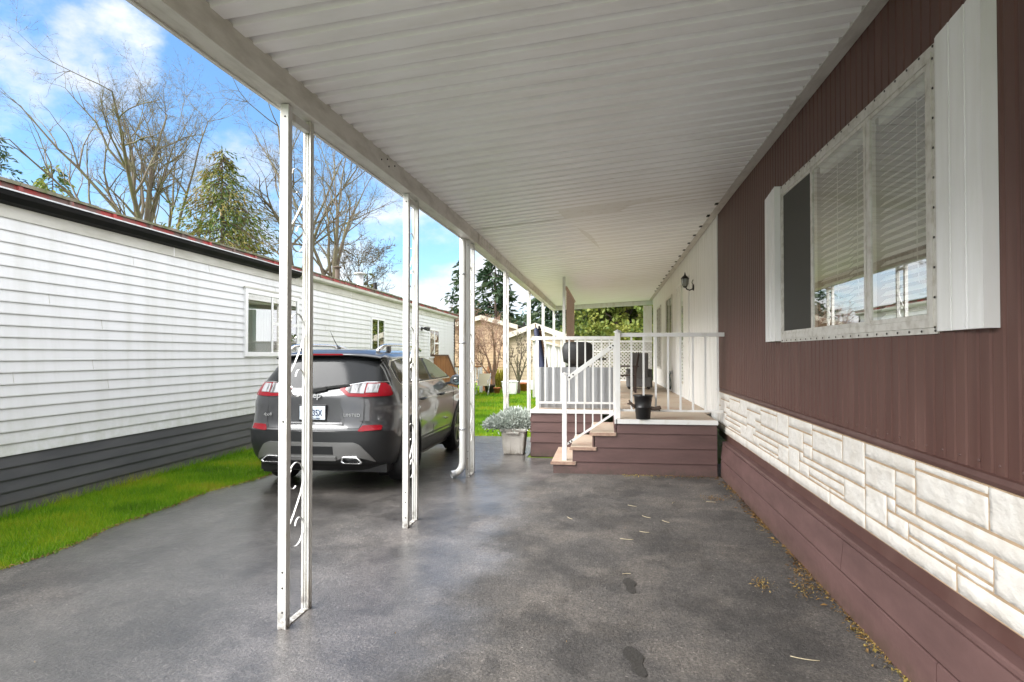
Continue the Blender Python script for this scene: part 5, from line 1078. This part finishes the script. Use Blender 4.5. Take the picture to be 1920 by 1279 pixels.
h3 = gable('garden_house', 'pale tan lap sided gabled house with cream barge boards', -2.93, 1.22, 27.6, 2.28, 2.72, 'tan_siding')
m = MB(); m.box(-4.15, -4.05, 27.52, 27.575, 0, 2.2); m.build('corner_board', 'cream_trim', h3)
m = MB(); m.box(-4.12, -1.8, 27.48, 27.57, 0.02, .42); m.build('white_skirting', 'frame_white', h3)
m = MB(); m.lathe([(.05, 2.55), (.05, 2.85), (.07, 2.87), (0, 2.9)], (-3.55, 28.6, 0), 10); m.build('vent', 'black_plastic', h3)
t = thing('garden_shed', 'white panelled shed with a sloping tan roof behind the deck railing', 'shed', (-2.0, 22.9, 0))
m = MB(); P = []
for i, x in enumerate(np.linspace(-2.55, -1.42, 40)): P += [(x, 23.0 - (.015 if i % 4 < 2 else 0), 0), (x, 23.0 - (.015 if i % 4 < 2 else 0), 2.0 - .28 * (x + 2.55) / 1.13)]
m.grid(P, 40, 2, False); m.box(-2.55, -1.42, 23.03, 24.6, 0, 1.6); m.build('wall', 'shed_wall', t)
m = MB(); m.hexa([(x, y, z) for dz in (0, .06) for y in (22.85, 24.8) for x, z in ((-2.65, 2.03 + dz), (-1.30, 1.70 + dz))]); m.build('roof', 'cream_trim', t)
bare_tree('bare_shrub', 'red twigged bare shrub in front of the brownish house', px_at(925, 25.5), 25.5, 3.0, 61, 6, 'bark_red', r0=.06, fork=.20, spread=.85, dens=.62, twig=.005, cat='shrub')
bare_tree('bare_shrub', 'dense bare brown shrub by the white home corner', px_at(872, 29), 29, 3.2, 63, 7, 'bark_red', r0=.04, fork=.06, spread=.55, dens=.62, twig=.005, cat='shrub')
bare_tree('bare_shrub', 'small pruned bare tree in front of the pale tan house', px_at(972, 25.2), 25.2, 2.2, 67, 4, 'bark', r0=.055, fork=.2, spread=.7, dens=.55, twig=.008, cat='shrub')
bare_tree('bare_shrub', 'tall wispy bare shrub against the brownish house wall', px_at(900, 31.5), 31.5, 3.0, 69, 7, 'bark_red', r0=.035, fork=.05, spread=.5, dens=.6, twig=.005, cat='shrub')
def picket(name, label, a, b, z0, z1, n, mat, topmat=None):
    t = thing(name, label, 'railing', ((a[0] + b[0]) / 2, (a[1] + b[1]) / 2, 0)); a = Vector((a[0], a[1], 0)); b = Vector((b[0], b[1], 0))
    m = MB(); m.bar(a + Vector((0, 0, z1)), b + Vector((0, 0, z1)), .09, .05); m.build('top_rail', topmat or mat, t)
    m = MB(); m.bar(a + Vector((0, 0, z0)), b + Vector((0, 0, z0)), .05, .05); m.build('bottom_rail', mat, t)
    for k in range(n):
        p = a.lerp(b, k / (n - 1)); m = MB(); q = .05 if k in (0, n - 1) else .024; m.box(p.x - q, p.x + q, p.y - q, p.y + q, 0 if k in (0, n - 1) else z0, z1 - .02); m.build('picket', mat, t)
    return t
picket('porch_railing', 'white picket porch railing with an orange wood cap by the home corner', (px_at(853, 25.6), 25.6), (px_at(902, 25.6), 25.6), .5, 1.02, 11, 'frame_white', 'wood_orange')
t = thing('porch_screen', 'orange brown board porch screen at the far end of the white home', 'screen', (-5.5, 21.9, 0))
m = MB(); xa, xb = px_at(806, 21.6), px_at(838, 21.6)
for k in range(7):
    x = lerp(xa, xb, k / 7); m.box(x + .003, x + (xb - xa) / 7 - .003, 21.6, 21.63, .3, 1.47)
m.build('board_panel', 'wood_orange', t)
m = MB(); m.prism([(xb, 1.47), (xb + .03, 1.47), (xb + .34, .72), (xb + .34, .3), (xb, .3)], 21.61, 21.66, 'y'); m.build('stair_panel', 'wood_orange', t)
m = MB(); m.box(xa - .02, xb + .04, 21.56, 21.68, 1.472, 1.51); m.bar((xb + .03, 21.62, 1.49), (xb + .36, 21.62, .72), .1, .035); m.build('cap_rail', 'wood_brown', t)
m = MB(); m.box(xb - .05, xb + .03, 21.64, 21.72, 0, 1.46); m.box(xb + .28, xb + .36, 21.67, 21.75, 0, .7); m.build('support', 'wood_brown', t)
def pot(x, y, r, h, mat, label):
    t = thing('flower_pot', label, 'pot', (x, y, 0)); m = MB(); m.lathe([(0, 0), (r * .72, 0), (r, h * .82), (r * 1.1, h * .82), (r * 1.1, h), (r * .95, h), (r * .9, h * .9), (0, h * .9)], (x, y, 0), 18); m.build('body', mat, t)
    m = MB(); m.lathe([(r * .88, h * .905), (0, h * .93)], (x, y, 0), 14); m.build('soil', 'soil', t)
pot(px_at(932, 25.0), 25.0, .13, .24, 'terracotta', 'round orange pot under the red twigged shrub'); pot(px_at(918, 25.3), 25.3, .20, .34, 'bark_dark', 'dark brown planter tub behind the orange pot'); pot(px_at(983, 26.6), 26.6, .22, .36, 'terracotta', 'large terracotta tub against the pale tan house skirting')
t = thing('garden_bin', 'white plastic garden box on the lawn behind a carport post', 'bin', (px_at(956, 24.6), 24.6, 0)); x = px_at(956, 24.6)
m = MB(); m.hexa([(x + a * k, 24.6 + b * k, z) for z, k in ((.02, .85), (.46, 1)) for b in (-.2, .2) for a in (-.28, .28)]); m.build('body', 'white_plastic', t, bevel=.02)
m = MB(); m.box(x - .30, x + .30, 24.38, 24.82, .462, .50); m.build('lid', 'white_plastic', t, bevel=.015)
t = thing('lawn_chair', 'folding lawn chair with tan webbing on the grass by the pots', 'chair', (px_at(905, 24.3), 24.3, 0)); x = px_at(905, 24.3)
m = MB(); m.hexa([(x + a, y, z) for z, y0 in ((.36, 0), (.78, .18)) for y in (24.5 + y0, 24.52 + y0) for a in (-.22, .22)]); m.build('backrest', 'green_tube', t)
m = MB(); m.box(x - .22, x + .22, 24.1, 24.5, .34, .36); m.build('seat', 'green_tube', t)
for a in (-.23, .23):
    m = MB(); m.tube([(x + a, 24.1, 0), (x + a, 24.3, .2), (x + a, 24.52, .38), (x + a, 24.72, .8)], .013, 6); m.build('leg', 'galv', t)
    m = MB(); m.tube([(x + a, 24.5, 0), (x + a, 24.3, .2), (x + a, 24.1, .36), (x + a, 24.1, .55), (x + a, 24.55, .57)], .013, 6); m.build('leg', 'galv', t)
t = thing('yellow_shrub', 'upright yellow green shoots behind the red twigged shrub', 'plant', (px_at(937, 26.4), 26.4, 0)); x = px_at(937, 26.4); n = 260
C = np.c_[x + RNG.normal(0, .10, n), 26.4 + RNG.normal(0, .1, n), RNG.uniform(.0, .5, n)]; D = np.c_[RNG.normal(0, .18, n), RNG.normal(0, .18, n), np.ones(n)]; ln = RNG.uniform(.3, .6, n); V = cards(C, D, ln, ln * .05); fastbuild('shoots', V, np.arange(len(V)).reshape(-1, 4), 'yellow_leaf', t, (x, 26.4, 0))
t = thing('firewood_pile', 'leaning orange boards and timber beside the white picket railing', 'timber', (px_at(908, 26.2), 26.2, 0))
for k in range(6):
    x = px_at(908 + 2.6 * k, 26.2); m = MB(); m.bar((x - .12 + .03 * k, 26.1, 0), (x + random.uniform(-.05, .12), 26.4, random.uniform(.75, 1.1)), .09, .03); m.build('board', 'wood_orange', t)

# ------------------------------------------------------------------ things on and by the deck
t = thing('planter_bin', 'square beige plastic bin used as a planter beside the deck corner', 'planter', (-1.44, 10.38, 0))
m = MB(); xc, yc = -1.44, 10.38
def ringpts(hx, hy, z, r): 
    P = []
    for (sx_, sy_, a0) in ((1, 1, 0), (-1, 1, 90), (-1, -1, 180), (1, -1, 270)):
        for k in range(5):
            a = R(a0 + 22.5 * k); P.append((xc + sx_ * (hx - r) + r * math.cos(a), yc + sy_ * (hy - r) + r * math.sin(a), z))
    return P
prof = [(.150, .140, .0), (.158, .150, .012), (.190, .185, .36), (.215, .208, .365), (.218, .212, .405), (.205, .20, .41), (.195, .19, .36)]
V = []
for hx, hy, z in prof: p = ringpts(hx, hy, z, .03); V += p + p[:1]
m.grid(V, len(prof), 21, False); m.face(ringpts(.150, .140, 0, .03)); m.build('body', 'bin', t, bevel=.004)
m = MB()
for s in (-1, 1): m.hexa([(xc + s * .075 + a, yc - .172 + d - .0 + (-.022 * (z / .36)), z) for z in (.02, .345) for d in (0.012, .03) for a in (-.035, .035)])
m.box(xc - .10, xc + .10, yc - .226, yc - .20, .335, .36); m.build('rib', 'bin', t, bevel=.004)
m = MB(); m.face(ringpts(.195, .19, .375, .03)); m.build('soil', 'soil', t)
t = thing('silver_plant', 'silver leaved dusty miller plant spilling over the beige bin', 'plant', (xc, yc, .38)); Cs, Ds, Ls = [], [], []
for (cx_, cy_, rr, hh) in ((-.20, -.05, .22, .20), (-.02, -.02, .25, .30), (.14, .02, .22, .27), (-.32, 0, .16, .10), (.24, -.02, .13, .16), (0, .15, .2, .27)):
    n = 1300; q = RNG.normal(0, 1, (n, 3)); q[:, 2] = np.abs(q[:, 2]) * 1.0 - .15; q /= np.linalg.norm(q, axis=1, keepdims=True); rad_ = RNG.uniform(.35, 1, n) ** .6
    Cs.append(np.c_[xc + cx_ + q[:, 0] * rr * rad_, yc + cy_ + q[:, 1] * rr * rad_, .40 + q[:, 2] * hh * rad_ + .02]); dd = q + RNG.normal(0, .5, (n, 3)); dd[:, 2] += .25; Ds.append(dd); Ls.append(RNG.uniform(.035, .09, n))
C, D, Ln = np.concatenate(Cs), np.concatenate(Ds), np.concatenate(Ls); V = cards(C, D, Ln, Ln * .13); fastbuild('foliage', V, np.arange(len(V)).reshape(-1, 4), 'dusty', t, (xc, yc, .38))
m = MB()
for k in range(60):
    a = random.uniform(0, 2 * PI); r1 = random.uniform(.1, .33); m.tube([(xc + .05 * math.cos(a), yc + .05 * math.sin(a), .37), (xc + r1 * .6 * math.cos(a), yc + r1 * .5 * math.sin(a), .50), (xc + r1 * math.cos(a), yc + r1 * .7 * math.sin(a), random.uniform(.42, .66))], [.005, .004, .002], 4, caps=False)
m.build('stems', 'bark', t, recalc=False)
t = thing('bucket', 'black plastic bucket with a stub of branch through it on the deck edge', 'bucket', (.47, 8.80, .724)); bx_, by_ = .472, 8.80
m = MB(); m.lathe([(0, .726), (.088, .726), (.094, .735), (.104, .87), (.107, .873), (.107, .885), (.105, .888), (.118, 1.018), (.128, 1.022), (.130, 1.034), (.122, 1.040), (.112, 1.034), (.108, .96), (.09, .75), (0, .745)], (bx_, by_, 0), 32); m.build('body', 'black_plastic', t)
m = MB(); m.tube([(bx_ - .09, by_ - .02, .885), (bx_ - .135, by_ - .03, .905), (bx_ - .170, by_ - .03, .945), (bx_ - .18, by_ - .03, .975)], [.024, .02, .016, .010], 8); m.tube([(bx_ - .155, by_ - .03, .925), (bx_ - .205, by_ - .035, .925)], [.016, .010], 7)
m.tube([(bx_ + .09, by_ - .02, .872), (bx_ + .15, by_ - .03, .862), (bx_ + .20, by_ - .035, .875), (bx_ + .225, by_ - .035, .885)], [.026, .025, .028, .022], 8); m.tube([(bx_ + .195, by_ - .035, .87), (bx_ + .21, by_ - .03, .835)], [.014, .008], 6); m.build('branch', 'driftwood', t)
# bamboo roller shade on a white upright
t = thing('bamboo_shade', 'brown bamboo roller shade hanging along the deck side under the roof', 'shade', (-.86, 16, 1.8))
m = MB(); P = []
for i in range(60):
    z = lerp(1.70, 2.98, i / 59)
    P += [(-.86 + (.006 if i % 2 else 0), y, z - .0 * y) for y in (14.35, 18.0)]
m.grid(P, 60, 2, False); m.build('shade', 'bamboo', t, recalc=False)
m = MB(); m.tube([(-.86, 14.3, 2.99), (-.86, 18.05, 2.97)], .035, 10); m.tube([(-.86, 14.35, 1.70), (-.86, 18.0, 1.70)], .028, 10); m.build('roller', 'bamboo', t)
o = MB(); o.box(-.93, -.87, 14.22, 14.28, .66, 3.22); o = o.build('shade_post', 'post_white', bevel=.004); tag(o, 'slim white upright at the near end of the bamboo shade', 'post')
# barbecue under a black cover
gx_, gy_ = -.56, 13.2
t = thing('barbecue', 'kettle-shaped barbecue under a black fabric cover on the deck', 'barbecue', (gx_, gy_, .70))
m = MB(); V = []; n = 20
for (k, z) in ((.60, 1.30), (.62, 1.36), (.92, 1.40), (.98, 1.48), (1.0, 1.62), (.97, 1.70), (.86, 1.77), (.60, 1.80), (.0, 1.805)):
    for i in range(n + 1):
        a = 2 * PI * i / n; c_, s_ = math.cos(a), math.sin(a); q = 1 + .02 * math.sin(5 * a + z * 9)
        V.append((gx_ + .31 * k * q * math.copysign(abs(c_) ** .6, c_), gy_ + .26 * k * q * math.copysign(abs(s_) ** .6, s_), z))
m.grid(V, 9, n + 1); m.build('cover', 'cover', t)
m = MB(); m.box(gx_ - .22, gx_ + .22, gy_ - .18, gy_ + .18, 1.27, 1.33); m.build('firebox', 'iron_black', t)
for sx_, sy_ in ((-1, -1), (1, -1), (-1, 1), (1, 1)):
    m = MB(); m.tube([(gx_ + sx_ * .16, gy_ + sy_ * .14, 1.28), (gx_ + sx_ * .25, gy_ + sy_ * .22, zd(13.2))], .016, 6); m.build('leg', 'iron_black', t)
m = MB(); m.box(gx_ + .30, gx_ + .56, gy_ - .2, gy_ + .2, 1.44, 1.48); m.build('side_shelf', 'iron_black', t, bevel=.006)
# parasol and pole leaning in the deck corner
t = thing('folded_parasol', 'folded navy parasol leaning in the deck corner', 'parasol', (-1.02, 11.4, .70))
m = MB(); a, b = Vector((-1.215, 11.45, 2.02)), Vector((-.98, 11.35, .72)); m.tube([a, a.lerp(b, .04), a.lerp(b, .3), a.lerp(b, .7), a.lerp(b, .85)], [.02, .045, .055, .065, .05], 9); m.build('canopy', 'navy', t)
m = MB(); m.tube([a.lerp(b, .85), b], .018, 8); m.tube([a + Vector((-.01, 0, .07)), a.lerp(b, .03)], .012, 6); m.build('pole', 'wood_brown', t)
t = thing('wooden_pole', 'dark brown wooden pole leaning beside the folded parasol', 'pole', (-.9, 11.3, .70))
m = MB(); m.tube([(-1.15, 11.5, 1.98), (-.90, 11.30, .72)], [.024, .028], 8); m.build('shaft', 'wood_brown', t); m = MB(); m.tube([(-1.15, 11.5, 1.98), (-1.165, 11.51, 2.05)], [.030, .02], 8); m.build('tip', 'iron_black', t)
# seats
t = thing('armchair', 'grey woven armchair seen from behind near the far deck wall', 'chair', (.80, 16.8, .68)); z0 = zd(17)
m = MB(); m.hexa([(.80 + a, y, z) for z, y0 in ((z0 + .28, 16.6), (z0 + .90, 16.52)) for y in (y0, y0 + .12) for a in (-.22, .22)]); m.build('backrest', 'chair_grey', t, bevel=.03)
m = MB(); m.box(.52, 1.10, 16.60, 17.25, z0 + .06, z0 + .30); m.build('seat', 'chair_grey', t, bevel=.03)
for a in (.50, 1.03):
    m = MB(); m.box(a, a + .10, 16.72, 17.2, z0 + .04, z0 + .50); m.build('armrest', 'chair_grey', t, bevel=.02)
for a in (.56, 1.04):
    for b in (16.66, 17.2): m = MB(); m.box(a - .025, a + .025, b - .02, b + .02, z0, z0 + .06); m.build('leg', 'iron_black', t)
t = thing('garden_chair', 'dark brown slatted garden chair turned sideways beside the grey armchair', 'chair', (.55, 15.3, .68)); z0 = zd(15.3)
m = MB()
for k in range(5): m.bar((.62 + .012 * k, 15.05 + .11 * k, z0 + .38), (.70 + .012 * k, 15.05 + .11 * k, z0 + .92 - .03 * abs(k - 2)), .09, .02, up=(1, 0, 0))
m.build('backrest', 'chair_brown', t)
m = MB()
for k in range(5): m.box(.22 + .09 * k, .30 + .09 * k, 15.03, 15.53, z0 + .36 + .005 * k, z0 + .385 + .005 * k)
m.build('seat', 'chair_brown', t)
for y in (15.0, 15.54):
    m = MB(); m.box(.18, .72, y - .04, y + .04, z0 + .58, z0 + .605); m.build('armrest', 'chair_brown', t, bevel=.006)
    for x in (.22, .64): m = MB(); m.box(x - .025, x + .025, y - .02, y + .02, z0, z0 + .58); m.build('leg', 'chair_brown', t)
t = thing('garden_hose', 'coiled dark hose hanging low on the white wall by the armchair', 'hose', (1.45, 15.9, .9))
m = MB(); m.tube([(1.46 + .025 * math.sin(k * .37), 15.9 + .20 * math.cos(k * .3), .93 + .20 * math.sin(k * .3)) for k in range(64)], .012, 6); m.build('coil', 'hose', t)
m = MB(); m.box(1.47, 1.525, 15.84, 15.96, 1.08, 1.16); m.build('bracket', 'galv', t)
# lattice at the end of the deck
t = thing('lattice_screen', 'white diagonal lattice screen closing the far end of the deck', 'lattice', (.2, 22.3, .62)); la, lb_, lz0, lz1 = -1.12, 1.48, .68, 1.92
m = MB(); st = .115
for s in (1, -1):
    k = -30
    while k < 60:
        c0 = la + k * st; pts = []
        if s == 1: x0 = max(la, c0); x1 = min(lb_, c0 + (lz1 - lz0)); za, zb = lz0 + (x0 - c0), lz0 + (x1 - c0)
        else: x0 = max(la, c0); x1 = min(lb_, c0 + (lz1 - lz0)); za, zb = lz1 - (x0 - c0), lz1 - (x1 - c0)
        if x1 - x0 > .03: m.bar((x0, 22.3 + .006 * s, za), (x1, 22.3 + .006 * s, zb), .010, .042, up=(0, 0, 1)) 
        k += 1
m.build('lattice', 'shed_wall', t, recalc=False)
m = MB(); ring(m, la - .04, lb_ + .04, 0, 1, .05, 0, 1) if False else None
m.box(la - .05, lb_ + .02, 22.26, 22.34, lz1, lz1 + .06); m.box(la - .05, lb_ + .02, 22.26, 22.34, lz0 - .06, lz0); m.box(la - .05, lb_ + .02, 22.27, 22.33, 1.60, 1.64); m.build('frame', 'frame_white', t)
